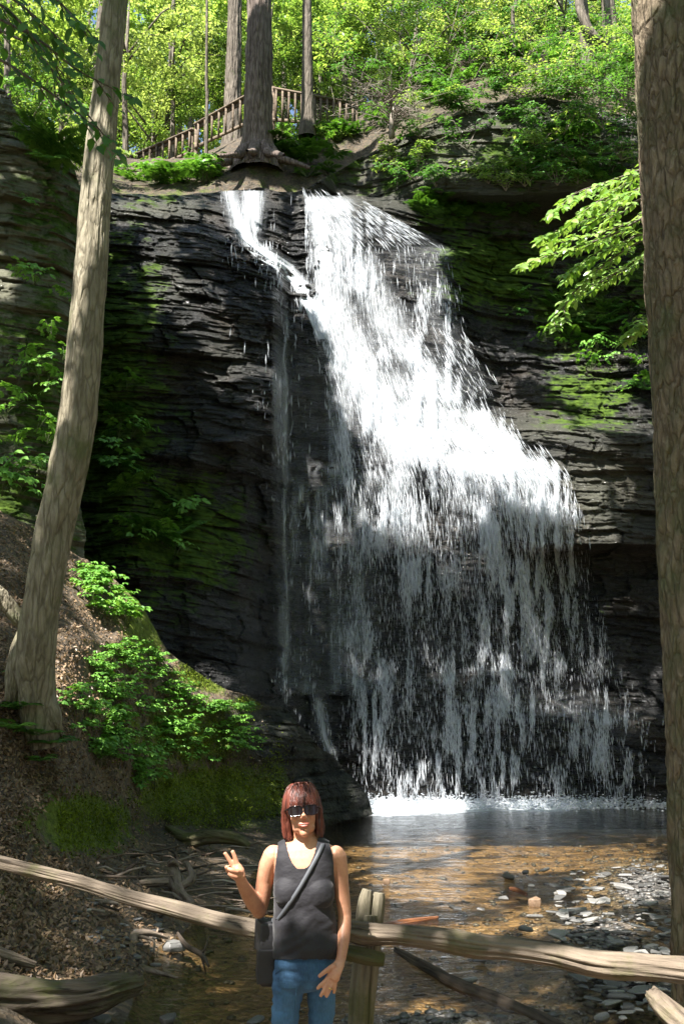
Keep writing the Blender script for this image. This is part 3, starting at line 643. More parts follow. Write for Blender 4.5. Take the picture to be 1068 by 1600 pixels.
drops('falling_drops', 125000, lambda a, b: np.clip(caps(a, b, DENS), 0, 1)*(.18+.62*smooth(480, 850, b)-.42*smooth(1170, 1250, b)) + .03*(a > 560)*(b > 600)*smooth(1.0, .8, (a-np.interp(b, *MAINL))/(np.interp(b, *MAINR)-np.interp(b, *MAINL))), fall)
drops('side_drops', 5000, lambda a, b: caps(a, b, [(385, 300, 390, 380, 30, .5), (400, 385, 500, 500, 16, .8), (447, 480, 447, 1040, 8, .25), (485, 740, 485, 960, 10, .22), (470, 745, 480, 800, 24, .3), (455, 1060, 515, 1180, 22, .6), (520, 1180, 570, 1240, 30, .25), (980, 1130, 1020, 1240, 34, .3), (960, 1120, 1030, 1130, 14, .5), (470, 560, 510, 1050, 55, .18), (545, 560, 552, 700, 14, .25)]), fall, wr=(.005, .014), jit=.12, dirfun=lambda a, b: (a, b+8))
# spray and foam where the falls meet the pool
n = 9000; X = RNG.uniform(-.4, 7.2, n); hh = np.abs(RNG.normal(0, .09, n)); Yf = 21.6+RNG.normal(0, .35, n)
P = np.stack([X, Yf, hh+.01], 1); sz = RNG.uniform(.008, .03, n)*np.exp(-hh*2)
f0 = np.array([(0, 2, 1), (0, 3, 2), (0, 4, 3), (0, 1, 4), (5, 1, 2), (5, 2, 3), (5, 3, 4), (5, 4, 1)])
o6 = np.array([(0, 0, -1), (1, 0, 0), (0, 1, 0), (-1, 0, 0), (0, -1, 0), (0, 0, 1.)])
V = (P[:, None, :]+o6[None]*sz[:, None, None]*np.array([1.6, 1, .8])).reshape(-1, 3)
tag(mesh_np('foam', V, (np.arange(n)[:, None, None]*6+f0[None]).reshape(-1, 3), M['drops'], None, True), 'white foam and spray along the foot of the falls', kind='stuff')
# ================================================================== TREES AND PLANTS
def trunk(name, pts, rad, mat, parent=None, n=24, rough=.06, seed=0, sub=10, fur=None):
    P = np.array([list(p) for p in pts]); m = len(P); t = np.arange(m); tt = np.linspace(0, m-1, (m-1)*sub+1)
    def cr(a):  # catmull-rom
        out = []
        for x in tt:
            i = min(int(x), m-2); f = x-i; p0, p1, p2, p3 = a[max(i-1, 0)], a[i], a[i+1], a[min(i+2, m-1)]
            out.append(.5*((2*p1)+(-p0+p2)*f+(2*p0-5*p1+4*p2-p3)*f*f+(-p0+3*p1-3*p2+p3)*f**3))
        return np.array(out)
    C_ = cr(P); Rr = cr(np.array(rad, float)); k = len(C_)
    T = np.gradient(C_, axis=0); T /= np.linalg.norm(T, axis=1)[:, None]
    a = np.cross(T[0], [0, 1., .05]); a /= np.linalg.norm(a); rows = []
    L = np.concatenate([[0], np.cumsum(np.linalg.norm(np.diff(C_, axis=0), axis=1))])
    th = np.arange(n)*2*np.pi/n
    for i in range(k):
        a = a-T[i]*a.dot(T[i]); a /= np.linalg.norm(a); b = np.cross(T[i], a)
        r = Rr[i]*(1+rough*1.3*fbm(np.cos(th)*1.2+seed, np.sin(th)*1.2, np.full(n, L[i]*1.3), oct=3, seed=seed)+rough*.7*noise3(np.cos(th)*5, np.sin(th)*5, np.full(n, L[i]*4.), seed+5))
        if fur:
            cc_, ss_ = np.cos(th), np.sin(th); z_ = np.full(n, L[i]*fur[2]); wv = .25*noise3(cc_*3, ss_*3, z_*1.3, seed+8)
            q_ = noise3(cc_*fur[1]+wv*2, ss_*fur[1]+wv*2, z_, seed+7); rdg = 1-np.minimum(1, np.abs(q_)*3.2)
            r = r-fur[0]*rdg+fur[0]*.5*noise3(cc_*fur[1]*2.3, ss_*fur[1]*2.3, z_*4, seed+9)
        rows.append(C_[i]+np.outer(np.cos(th)*r, a)+np.outer(np.sin(th)*r, b))
    V = np.concatenate(rows); i, j = np.meshgrid(np.arange(k-1), np.arange(n), indexing='ij')
    q = np.stack([i*n+j, i*n+(j+1) % n, (i+1)*n+(j+1) % n, (i+1)*n+j], -1).reshape(-1, 4)
    return wpar(mesh_np(name, V, q, mat, None, True), parent)
Ev = lambda *a: [at(*q) for q in a]
# --- leaning tree, left
t = empty('leaning_tree', at(60, 1125, 10.6)); tag(t, 'slender leaning tree with pale mossy trunk rooted on the left bank', 'tree')
LT = [(66, 1165, 10.75), (58, 1085, 10.65), (57, 1010, 10.55), (66, 930, 10.5), (87, 820, 10.5), (117, 680, 10.5), (134, 520, 10.5), (147, 360, 10.5), (158, 220, 10.5), (173, 80, 10.5), (184, -40, 10.5), (196, -250, 10.5)]
rr = [28, 28, 29, 27, 28.5, 28.5, 27, 25, 23, 20.5, 19, 16]
trunk('trunk', [at(*q) for q in LT], [r_/F*q[2]*1.03 for r_, q in zip(rr, LT)], M['bark_lean'], t, n=110, seed=3, rough=.07, sub=40, fur=(.008, 5.5, 1.3))
for pts, rads in [([(50, 985, 10.75), (34, 1015, 10.65), (24, 1055, 10.6), (20, 1090, 10.65), (14, 1120, 10.9)], [.10, .10, .085, .07, .05]), ([(60, 1060, 10.7), (74, 1095, 10.65), (84, 1125, 10.65), (92, 1150, 10.8)], [.10, .10, .08, .05]),
                  ([(55, 985, 10.8), (30, 968, 10.7), (0, 930, 10.6), (-40, 900, 10.5)], [.07, .075, .07, .06])]:
    trunk('root', [at(*q) for q in pts], rads, M['bark_lean'], t, n=40, seed=len(rads), rough=.16, sub=14, fur=(.012, 2.5, 2.5))
# --- big trunk at right
t = empty('large_tree', at(1120, 1560, 6.1)); tag(t, 'thick straight scaly barked tree trunk at the right edge', 'tree')
rt = [(1.93, 6.1, -.3), (1.97, 6.1, .5), (2.02, 6.1, 1.6), (2.03, 6.1, 3), (2.03, 6.1, 5), (2.03, 6.1, 7.5), (2.02, 6.1, 11)]
xoff = [.38, .33, .31, .30, .295, .29, .25]
trunk('trunk', [(2.075, b, c) for a, b, c in rt], xoff, M['bark_right'], t, n=230, seed=8, rough=.035, sub=110, fur=(.013, 9, 4.5))
# --- hemlock above the falls and its neighbours
def hem(name, label, base, topz, r0, mat, flare=1.6, lean=0, sd=1):
    t = empty(name, base); tag(t, label, 'tree')
    b = Vector(base); pts = [b+Vector((0, 0, -.3)), b+Vector((0, 0, .1)), b+Vector((lean*.05, 0, .6)), b+Vector((lean*.2, 0, 1.8))]+[b+Vector((lean*k, 0, k*(topz-b.z)/4)) for k in (1, 2, 3, 4)]
    trunk('trunk', pts, [r0*flare*1.15, r0*flare, r0*1.15, r0, r0*.93, r0*.8, r0*.65, r0*.5], mat, t, n=90 if r0 > .2 else 36, seed=sd, sub=16, fur=(.035, 6, .9) if r0 > .2 else None)
    return t
h = hem('hemlock_tree', 'massive furrowed hemlock trunk standing at the lip of the falls', at(402, 258, 27.9), 30, .39, M['bark_hem'], 1.7, .0, 21)
b0 = at(402, 262, 27.8)
for k, a in enumerate([200, 235, 265, 300, 335, 160, 20]):
    a_ = R(a); d = Vector((math.cos(a_), math.sin(a_), 0))
    trunk('root', [b0+d*.35+Vector((0, 0, .45)), b0+d*.7+Vector((0, 0, .12)), b0+d*1.1+Vector((.05, 0, -.1)), b0+d*1.6+Vector((0, 0, -.35))], [.2, .13, .08, .04], M['bark_hem'], h, n=12, seed=k, rough=.15, sub=5)
hem('straight_tree', 'straight grey trunk standing just left behind the massive hemlock', at(363, 225, 33), 31, .27, M['bark_bg'], 1.3, .0, 5)
hem('slim_tree', 'slim dark trunk standing in front of the brown lookout railing', at(480, 200, 29.2), 29, .155, M['bark_bg'], 1.5, -.02, 6)
hem('slope_tree', 'grey trunk beside a curved limb on the upper right slope', at(917, 125, 30), 30, .16, M['bark_bg'], 1.3, -.05, 7)
hem('tilted_tree', 'darker trunk leaning left near the upper right corner', at(955, 70, 32), 30, .2, M['bark_bg'], 1.2, -.7, 8)
hem('thin_tree', 'thin crooked pale trunk on the litter slope at upper right', at(802, 100, 30.5), 29, .055, M['bark_bg'], 1.2, .12, 9)
hem('sapling', 'thin grey sapling trunk left of the massive hemlock above the stair railing', at(322, 235, 28.8), 25, .045, M['bark_bg'], 1.2, -.03, 10)
hem('pale_tree', 'pale thin trunk far back behind the leaning tree', at(262, 190, 40), 34, .10, M['bark_bg'], 1.2, .05, 13)
hem('far_tree', 'dark trunk far back just right of the leaning tree top', at(150, 120, 42), 36, .2, M['bark_bg'], 1.2, .1, 14)
t = empty('curved_limb', at(925, 60, 29.8)); tag(t, 'bent bare grey limb curving down beside the slope trunk', 'limb')
trunk('limb', Ev((905, -30, 29.8), (905, 10, 29.7), (917, 42, 29.6), (935, 62, 29.6), (948, 72, 29.8)), [.14, .14, .13, .10, .05], M['bark_bg'], t, n=14, sub=6)
# --- crowns
def crown_mesh(name, n, rx, rz, L, mat, seed, nclump=60, horiz=.6):
    rg = np.random.default_rng(seed)
    c = rnd_dirs(nclump, rg)*(rg.uniform(.25, 1, nclump)**.5)[:, None]*np.array([rx, rx, rz]); cr_ = rg.uniform(.3, .75, nclump)*rx*.33
    k = rg.integers(0, nclump, n); off = rnd_dirs(n, rg)*(rg.uniform(.15, 1, n)**.6)[:, None]*cr_[k][:, None]*np.array([1, 1, .45])
    P = c[k]+off; D = rnd_dirs(n, rg); D[:, 2] = D[:, 2]*.4-.25
    N = rnd_dirs(n, rg)*(1-horiz)+np.array([0, 0, 1.])*horiz+np.array([0, -.15, 0])
    V, q = leaf_arr(P, D, N, L*rg.uniform(.6, 1.25, n), L*.62*rg.uniform(.7, 1.2, n))
    return mesh_np(name, V, q, mat, link=False), c
CR = [crown_mesh('crown', 9500, 3.3, 2.6, .13, M['leaf_bg'], 100, 60), crown_mesh('crown', 5500, 3.4, 2.6, .20, M['leaf_bg'], 101, 44), crown_mesh('crown', 7500, 3.3, 2.7, .15, M['leaf_pale'], 102, 50)]+[crown_mesh('crown', 8500, 3.0, 2.6, .10, M['leaf_dark'], 110, 80)]
bgt = [ # px, py (crown centre), Y, kind, scale
 (40, 60, 40, 0, 1.15), (110, 190, 44, 1, 1.1), (200, 60, 36, 2, 1.0), (240, 190, 40, 0, .95), (300, 40, 44, 1, 1.1), (290, 150, 46, 2, 1.2), (350, 110, 50, 0, 1.3), (450, 40, 42, 1, 1.1),
 (460, 110, 50, 2, 1.3), (540, 20, 36, 0, 1.0), (560, 90, 40, 3, 1.0), (630, 10, 34, 1, .9), (650, 80, 31, 3, .75), (720, 20, 32, 2, .8), (760, 50, 34, 3, .8), (20, -40, 30, 1, 1.0), (990, 20, 36, 0, .9), (880, -10, 34, 2, .8),
 (140, 20, 52, 1, 1.5), (270, 90, 38, 3, .9), (500, 150, 40, 3, 1.0), (420, 60, 38, 3, .7), (600, 150, 36, 3, .8), (90, 130, 36, 3, .8), (700, 60, 38, 3, 1.0), (80, 120, 56, 0, 1.6), (330, 100, 60, 1, 1.7), (560, 60, 60, 2, 1.6), (230, 130, 60, 0, 1.6), (440, 130, 64, 1, 1.7), (650, 40, 44, 0, 1.1), (740, -10, 42, 1, 1.2), (840, -40, 44, 0, 1.2), (940, -20, 44, 2, 1.2), (0, 0, 48, 2, 1.3), (300, 210, 50, 1, 1.2), (180, 220, 44, 2, 1.0), (400, -10, 56, 2, 1.6), (-40, 150, 38, 0, 1.2), (190, 150, 52, 2, 1.3), (520, 140, 46, 1, .9), (1020, 100, 33, 1, .7)]
lab = ['broad bright green maple crown filling the background', 'yellow green leafy tree rising behind the gorge', 'loose light green tree among the background woods', 'dark feathery hemlock tree above the cliff']
for i, (px, py, Y, k, s_) in enumerate(bgt):
    c = at(px, py, Y); zb = 14.5 + (Y-27)*.3
    r_ = empty('hemlock_tree' if k == 3 else 'maple_tree', (c.x, c.y, zb)); tag(r_, lab[k], 'tree', 'background trees ' + ['of broad bright crowns', 'of yellow green leaves', 'of loose light leaves', 'of dark hemlock needles'][k])
    cr_ = meobj('crown', CR[k][0], r_); cr_.location = (0, 0, c.z-zb); cr_.scale = (s_,)*3; cr_.rotation_euler = (0, 0, random.uniform(0, 6))
    mb = MB(); H_ = c.z-zb
    mb.tube([(0, 0, -2), (.1, 0, H_*.4), (random.uniform(-.3, .3), 0, H_*.8), (0, 0, H_+1.2*s_)], [.15*s_, .12*s_, .09*s_, .04*s_], 8)
    for q in range(7):
        e = Vector(CR[k][1][q*5])*s_; e.rotate(cr_.rotation_euler); mb.tube([(0, 0, H_*.85+q*.1), Vector((0, 0, H_+.2))*.5+(e+Vector((0, 0, H_)))*.5, e+Vector((0, 0, H_))], [.05*s_, .035*s_, .01], 5)
    mb.build('trunk', M['bark_bg'], r_)
# --- leafy sprays: flat layered twigs of alternate leaves
def spray_parts(pts, L, W, npairs, drop=.15, rg=None, twigs=8, tl=.5, fine=False, flat=.85):
    rg = rg or RNG
    P = np.array([list(p) for p in pts], float); seg = np.linspace(0, 1, 40); idx = seg*(len(P)-1)
    C_ = np.stack([np.interp(idx, np.arange(len(P)), P[:, k]) for k in range(3)], 1)
    st = MB(); tot = np.linalg.norm(np.diff(C_, axis=0), axis=1).sum()
    st.tube(C_[::4], np.linspace(.012, .004, len(C_[::4]))*max(1, tot*.6), 5)
    lp, ld, ln = [], [], []
    def leaves(A, B, n):
        d = B-A; d = d/np.linalg.norm(d); sd = np.cross(d, [0, 0, 1.]); sd /= np.linalg.norm(sd)+1e-9
        for i in range(n):
            f = (i+.7)/n; s_ = 1 if i % 2 else -1
            lp.append(A+(B-A)*f); ld.append(d*.75+sd*s_*.8+np.array([0, 0, -drop])+rg.normal(0, .12, 3)); ln.append(np.array([0, 0, flat])+rg.normal(0, .28, 3)+np.array([0, -.35, 0]))
    for k in range(twigs):
        f = .12+.86*k/max(1, twigs-1); i = int(f*39); A = C_[i]; d = C_[min(i+2, 39)]-C_[max(i-2, 0)]; d /= np.linalg.norm(d)
        sd = np.cross(d, [0, 0, 1.]); sd /= np.linalg.norm(sd)+1e-9; s_ = 1 if k % 2 else -1
        l = tl*(1.05-.6*f)*rg.uniform(.7, 1.15); B = A+(d*.7+sd*s_*.75+np.array([0, 0, -drop+rg.normal(0, .12)]))*l
        st.tube([A, B], [.006, .002], 4); leaves(A, B, npairs)
    leaves(C_[12], C_[-1], npairs*2)
    lp, ld, ln = map(np.array, (lp, ld, ln)); n = len(lp)
    Ls = L*rg.uniform(.65, 1.15, n)
    return st, (leaf_fine if fine else leaf_arr)(lp, ld, ln, Ls, W*Ls/L)
def branch(name, label, cat, specs, L, W, npairs, twigs, tl, lmat, smat, fine=True, drop=.15, seed=1, group=None, stem_extra=None):
    rg = np.random.default_rng(seed); st = MB(); VV = []; FF = {}; off = 0
    for pts in specs:
        s_, (V, q) = spray_parts(pts, L, W, npairs, drop, rg, twigs, tl, fine)
        for Vt in s_.V: pass
        base = st.n
        for a in s_.V: st.V.append(a); st.n += len(a)
        for k_, fs in s_.F.items(): st.F.setdefault(k_, []).extend([f+base for f in fs])
        q = q if isinstance(q, list) else [q]
        for f in q: FF.setdefault(f.shape[1], []).append(f+off)
        VV.append(V); off += len(V)
    if stem_extra: stem_extra(st)
    r_ = empty(name, specs[0][0]); tag(r_, label, cat, group)
    a = mesh_np('foliage', np.concatenate(VV)-np.array(list(r_.location)), [np.concatenate(f) for f in FF.values()], lmat, r_)
    sm = st.build('branch', smat, r_); sm.data.transform(Matrix.Translation(-r_.location))
    return r_
def bt(st):
    st.tube([(3.05, 9.3, -1), (3.1, 9.3, 3), (3.0, 9.3, 6.3), (2.9, 9.3, 9)], [.09, .08, .06, .03], 10)
branch('beech_tree', 'young beech with bright sunlit leaf sprays reaching left from behind the right trunk', 'tree',
 [Ev((1040, 250, 9.3), (960, 280, 9.1), (900, 300, 8.9), (860, 335, 8.8)), Ev((1045, 290, 9.4), (960, 330, 9.2), (890, 350, 9.0), (845, 372, 8.9)), Ev((1040, 320, 9.1), (950, 370, 8.9), (870, 395, 8.7), (815, 412, 8.6)),
  Ev((1045, 350, 9.3), (960, 400, 9.2), (900, 450, 9.1), (862, 508, 9.0)), Ev((1045, 345, 9.3), (980, 375, 9.3), (930, 395, 9.2), (880, 430, 9.2)), Ev((1050, 255, 9.5), (1000, 268, 9.6), (960, 300, 9.7), (920, 330, 9.8)), Ev((1050, 470, 9.5), (1010, 500, 9.5), (990, 515, 9.5)), Ev((1045, 300, 9.6), (980, 350, 9.6), (920, 370, 9.6), (850, 385, 9.6)), Ev((1045, 360, 9.6), (1000, 400, 9.6), (940, 440, 9.6), (880, 470, 9.6)), Ev((1045, 260, 9.0), (990, 300, 8.8), (940, 310, 8.7), (890, 345, 8.6))],
 .085, .05, 9, 15, .34, M['leaf_beech'], M['bark_bg'], seed=4, drop=.12, stem_extra=bt)
def bt2(st):
    st.tube(Ev((-120, 1000, 7), (-110, 600, 6.8), (-80, 200, 6.5), (-40, -50, 6.2), (0, -200, 6)), [.09, .08, .07, .06, .04], 8)
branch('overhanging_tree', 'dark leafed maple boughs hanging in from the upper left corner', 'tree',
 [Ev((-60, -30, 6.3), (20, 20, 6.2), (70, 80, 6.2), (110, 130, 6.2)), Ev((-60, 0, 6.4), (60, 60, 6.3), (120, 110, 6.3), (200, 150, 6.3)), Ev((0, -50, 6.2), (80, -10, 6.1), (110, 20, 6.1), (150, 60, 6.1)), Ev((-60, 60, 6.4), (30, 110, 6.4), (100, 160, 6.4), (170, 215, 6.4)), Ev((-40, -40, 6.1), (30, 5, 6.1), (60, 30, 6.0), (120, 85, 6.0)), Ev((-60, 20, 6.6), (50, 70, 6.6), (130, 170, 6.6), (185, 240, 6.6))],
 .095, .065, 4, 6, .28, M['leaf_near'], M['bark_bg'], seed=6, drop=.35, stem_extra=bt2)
# understory sprays on the cliff top and slope (each a leaning sapling)
def usap(px, py, Y, size, seed, lab_, mat, grp, n=5, L=.13):
    rg = np.random.default_rng(seed); b = np.array(atn(px, py, Y)); sp_ = []
    for k in range(n):
        a = rg.uniform(math.pi*.8, math.pi*1.95); e = b+np.array([math.cos(a), math.sin(a)*.7, rg.uniform(-.1, .5)])*size*rg.uniform(.6, 1.1)
        hgt = np.array([0, 0, size*rg.uniform(.1, .7)]); sp_.append([Vector(b), Vector((b+e)/2+hgt), Vector(e+hgt*.6)])
    return branch('understory_sapling', lab_, 'sapling', sp_, L, L*.55, 5, 7, size*.38, mat, M['twig'], fine=False, seed=seed, group=grp)
USL = [(760, 110, 27.5, 1.3), (820, 90, 27.4, 1.3), (700, 130, 27.6, 1.1), (860, 120, 27.2, 1.4), (900, 150, 26.6, 1.3), (940, 130, 26.3, 1.3), (790, 60, 28.6, 1.3), (850, 40, 29, 1.3), (880, 210, 26.2, 1.1), (940, 200, 26.0, 1.2), (970, 250, 25.9, 1.0),
       (900, 255, 26.0, 1.0), (840, 235, 26.2, .9), (980, 160, 26.2, 1.2), (700, 70, 29, 1.5), (640, 110, 28.8, 1.2), (730, 160, 27.3, .7), (990, 60, 28, 1.5), (935, 95, 28, 1.1), (670, 40, 30, 1.5), (560, 130, 30, 1.0), (590, 60, 31, 1.4), (520, 90, 33, 1.4), (1010, 210, 26, 1.1), (760, 15, 30, 1.4), (700, 20, 30, 1.4), (870, 290, 26.0, .8)]+[(random.uniform(570, 1000), random.uniform(10, 170), 0, random.uniform(.8, 1.4)) for _ in range(60)]+[(random.uniform(590, 1000), random.uniform(150, 300), -1, random.uniform(.5, .95)) for _ in range(34)]+[(random.uniform(440, 570), random.uniform(120, 225), 0, random.uniform(.4, .8)) for _ in range(9)]
clY = lambda px, py: float(cliff_depth(np.array([float(px)]), np.array([float(py)]))[0])
def hillY(px, py):
    Y = 27.3
    while Y < 60:
        zr_ = float(atn(px, py, Y)[2])
        if hill_z(px, Y) >= zr_-.1: break
        Y += .4
    return Y
for i, (px, py, Y, s_) in enumerate(USL):
    if Y == -1: Y = clY(px, max(py, np.interp(px, TOPX, TOPY)+2))-.05
    if not Y: Y = hillY(px, py); s_ *= max(1, Y/30.)
    if Y > 45: continue
    usap(px, py, Y, s_, 300+i, 'leafy green sapling spreading flat sprays over the cliff top', M['leaf_mid'] if i % 3 else M['leaf_bg'], 'saplings spreading over the cliff top')
for i, (px, py, Y, s_) in enumerate([(300, 280, 28.4, .45), (330, 262, 29, .4), (100, 200, 26, 1.3), (140, 230, 27, 1.2), (60, 160, 26, 1.3), (160, 270, 27, 1.0), (440, 210, 31, .6), (330, 280, 28.2, .6)]):
    usap(px, py, Y, s_, 400+i, 'bright green leafy sapling below the stair railing above the falls', M['leaf_bg'] if i % 2 else M['leaf_herb'], 'saplings below the stair railing')
# dead brush
st = MB(); rg = np.random.default_rng(5); b = at(612, 215, 26.9)
st.tube([b, b+Vector((0, 0, .6)), b+Vector((.1, 0, 1.0))], [.09, .07, .03], 7)
for k in range(58):
    a = rg.uniform(0, 6.28); l = rg.uniform(.7, 1.7); p = b+Vector((0, 0, rg.uniform(.1, 1.3))); d = Vector((math.cos(a), math.sin(a)*.6-.3, rg.uniform(-.35, .6)))*l
    mid = p+d*.5+Vector((0, 0, .1)); st.tube([p, mid, p+d+Vector((0, 0, -.12))], [.016, .010, .004], 4)
    for j in range(6):
        f = rg.uniform(.3, 1); q = p+d*f; e = q+Vector(list(rg.normal(0, .22, 3))); st.tube([q, e], [.006, .003], 3)
o = st.build('dead_bush', M['twig']); tag(o, 'leafless pale twiggy hemlock bush on the cliff edge above the falls', 'dead bush')
# --- ferns and herbs as individuals
def fern_mesh(seed, nf=9, L=.45):
    rg = np.random.default_rng(seed); lp, ld, ln, ll = [], [], [], []
    for f in range(nf):
        a = f*2*math.pi/nf+rg.uniform(-.3, .3); l = L*rg.uniform(.7, 1.15); h = rg.uniform(.35, .7)
        for i in range(16):
            t_ = (i+1)/16; p = np.array([math.cos(a)*l*t_, math.sin(a)*l*t_, l*(h*t_*1.6-h*1.35*t_*t_)]); tg = np.array([math.cos(a), math.sin(a), h*(1.6-2.7*t_)])
            sd = np.array([-math.sin(a), math.cos(a), 0])
            for s_ in (-1, 1):
                lp.append(p); ld.append(sd*s_+tg*.35+np.array([0, 0, -.15])); ln.append(np.array([0, 0, 1.])+rg.normal(0, .2, 3)); ll.append(l*.30*math.sin(math.pi*min(1, .12+t_*.9))+.01)
    ll = np.array(ll); V, q = leaf_arr(np.array(lp), np.array(ld), np.array(ln), ll, ll*.30)
    return mesh_np('fronds', V, q, M['leaf_fern'], link=False)
FERN = [fern_mesh(k) for k in range(4)]
def herb_mesh(seed, L=.085, ns=5, h=.26):
    rg = np.random.default_rng(seed); lp, ld, ln = [], [], []
    for s_ in range(ns):
        a = rg.uniform(0, 6.28); top_ = np.array([math.cos(a)*h*rg.uniform(.2, .8), math.sin(a)*h*rg.uniform(.2, .8), h*rg.uniform(.6, 1.1)])
        for g in range(4):
            b2 = rg.uniform(0, 6.28); c_ = top_+np.array([math.cos(b2), math.sin(b2), rg.uniform(-.3, .2)])*.06*g
            for j in (-1, 0, 1):
                bb = b2+j*.95; lp.append(c_); ld.append(np.array([math.cos(bb), math.sin(bb), -.25])+rg.normal(0, .1, 3)); ln.append(np.array([0, -.2, 1.])+rg.normal(0, .25, 3))
    n = len(lp); l = L*rg.uniform(.7, 1.3, n); V, q = leaf_fine(np.array(lp), np.array(ld), np.array(ln), l, l*.62)
    return mesh_np('leaves', V, q, M['leaf_herb'], link=False)
HERB = [herb_mesh(20+k) for k in range(5)]
def stems_mesh(seed, h=.22, n=5):
    rg = np.random.default_rng(seed); mb = MB()
    for k in range(n):
        a = rg.uniform(0, 6.28); mb.tube([(0, 0, -.05), (math.cos(a)*h*.25, math.sin(a)*h*.25, h*.6), (math.cos(a)*h*.5, math.sin(a)*h*.5, h)], [.004, .003, .002], 4)
    return mb.build('stems', M['stem'], link=False)
STEM = [stems_mesh(k) for k in range(3)]
def plant(px, py, Y, s_, kind, label, group, cat, lean=0, nm='leafy_herb'):
    r_ = empty('fern' if kind == 'fern' else nm, at(px, py, Y), random.uniform(0, 6.28)); tag(r_, label, cat, group); r_.scale = (s_,)*3
    r_.rotation_euler.x = lean
    f = meobj('fronds' if kind == 'fern' else 'leaves', random.choice(FERN if kind == 'fern' else HERB), r_)
    if kind != 'fern': meobj('stems', random.choice(STEM), r_)
    return r_
def inpoly(x, y, poly):
    c = False; n = len(poly)
    for i in range(n):
        x1, y1 = poly[i]; x2, y2 = poly[(i+1) % n]
        if (y1 > y) != (y2 > y) and x < (x2-x1)*(y-y1)/(y2-y1)+x1: c = not c
    return c
def scatter(poly, n):
    xs_, ys_ = [p[0] for p in poly], [p[1] for p in poly]; out = []
    while len(out) < n:
        x, y = random.uniform(min(xs_), max(xs_)), random.uniform(min(ys_), max(ys_))
        if inpoly(x, y, poly): out.append((x, y))
    return out
bankY = lambda px, py: float(bank_depth(np.array([float(px)]), np.array([float(py)]))[0])
for (x, y) in scatter([(110, 1090), (165, 1020), (215, 1005), (280, 1060), (330, 1100), (400, 1125), (410, 1170), (350, 1195), (300, 1205), (250, 1200), (235, 1240), (150, 1195), (100, 1150)], 195):
    plant(x, y, bankY(x, y)-.03, random.uniform(.5, .85), 'herb', 'leafy green herb in the dense patch right of the leaning tree base', 'herbs of the dense patch on the bank', 'plant')
for (x, y) in scatter([(125, 905), (145, 900), (200, 945), (205, 985), (180, 990), (140, 950)], 26):
    plant(x, y, bankY(x, y)-.05, random.uniform(.7, 1.1), 'herb', 'small leafy herb on the bank above the dense green patch', 'herbs on the upper bank', 'plant')
for (x, y) in scatter([(340, 1110), (400, 1120), (410, 1180), (360, 1200)], 9)+scatter([(190, 1190), (260, 1200), (250, 1240), (210, 1245)], 9):
    plant(x, y, bankY(x, y)-.05, random.uniform(.5, .9), 'herb', 'sparse leafy sprig on the mossy boulder face', 'sprigs on the mossy boulder', 'plant')
for (x, y, s_) in [(30, 1110, 1.0), (55, 1150, .9), (75, 1165, 1.0), (40, 1060, .7), (22, 1140, .8), (60, 1190, .6)]:
    plant(x, y, bankY(x, y)-.25, s_*.75, 'fern', 'fern growing round the foot of the leaning tree', 'ferns at the foot of the leaning tree', 'fern')
wallY = lambda px, py: float(col_interp(WL, np.array([float(px)]), np.array([float(py)]))[0])
for i, (x, y, s_, k) in enumerate([(60, 225, 1.5, 'fern'), (85, 230, 1.5, 'fern'), (100, 245, 1.2, 'fern'), (45, 215, 1.1, 'fern'), (75, 250, 1.0, 'fern'), (25, 430, 1, 'herb'), (55, 440, 1.1, 'herb'), (90, 470, .8, 'herb'), (40, 570, 1.1, 'herb'), (60, 590, 1.2, 'herb'), (75, 600, 1., 'herb'), (15, 640, 1.3, 'herb'), (10, 660, 1.2, 'herb'), (60, 670, 1.2, 'herb'),
        (75, 690, 1, 'herb'), (20, 750, 1.4, 'herb'), (45, 755, 1.3, 'herb'), (5, 770, 1.3, 'herb'), (30, 775, 1.2, 'herb'), (60, 745, 1, 'herb'), (50, 330, .8, 'herb'), (80, 520, .9, 'herb'), (100, 560, .9, 'herb'), (30, 700, 1, 'herb'), (90, 620, 1, 'herb')]):
    plant(x, y, wallY(x, y)-.55, s_, k, 'fern tuft hanging high on the left rock wall' if k == 'fern' else 'leafy sprig rooted in the left rock wall', 'ferns on the left rock wall' if k == 'fern' else 'sprigs on the left rock wall', 'fern' if k == 'fern' else 'plant', lean=.5, nm='leafy_tuft')
clY = lambda px, py: float(cliff_depth(np.array([float(px)]), np.array([float(py)]))[0])
for (x, y) in scatter([(640, 320), (690, 300), (720, 330), (725, 350), (680, 350)], 14)+scatter([(745, 315), (800, 310), (810, 330), (760, 345)], 8):
    plant(x, y, clY(x, y)-.1, random.uniform(1.0, 1.6), 'fern', 'bright fern on the dark ledge right of the waterfall lip', 'ferns on the ledge beside the falls', 'fern', lean=.3)
for (x, y) in scatter([(770, 460), (850, 430), (1000, 470), (1010, 640), (900, 560), (820, 520)], 46)+scatter([(800, 200), (960, 190), (980, 300), (850, 290)], 24)+scatter([(190, 560), (240, 700), (330, 860), (200, 900), (140, 700)], 26):
    k = random.choice(['herb', 'herb', 'fern'])
    plant(x, y, clY(x, y)-.05, random.uniform(.8, 1.5), k, 'small fern clinging to the shaded mossy cliff' if k == 'fern' else 'leafy tuft clinging to the shaded mossy cliff', 'ferns clinging to the cliff' if k == 'fern' else 'leafy tufts clinging to the cliff', 'fern' if k == 'fern' else 'plant', lean=.5, nm='leafy_tuft')
for (x, y) in scatter([(185, 278), (330, 262), (340, 292), (180, 298)], 30):
    Yh = 28.0+(300-y)*.05; plant(x, y, Yh, random.uniform(1.2, 1.9), random.choice(['herb', 'fern', 'herb']), 'low green plant on the slope below the stair railing', 'low plants below the stair railing', 'plant', nm='wild_plant')
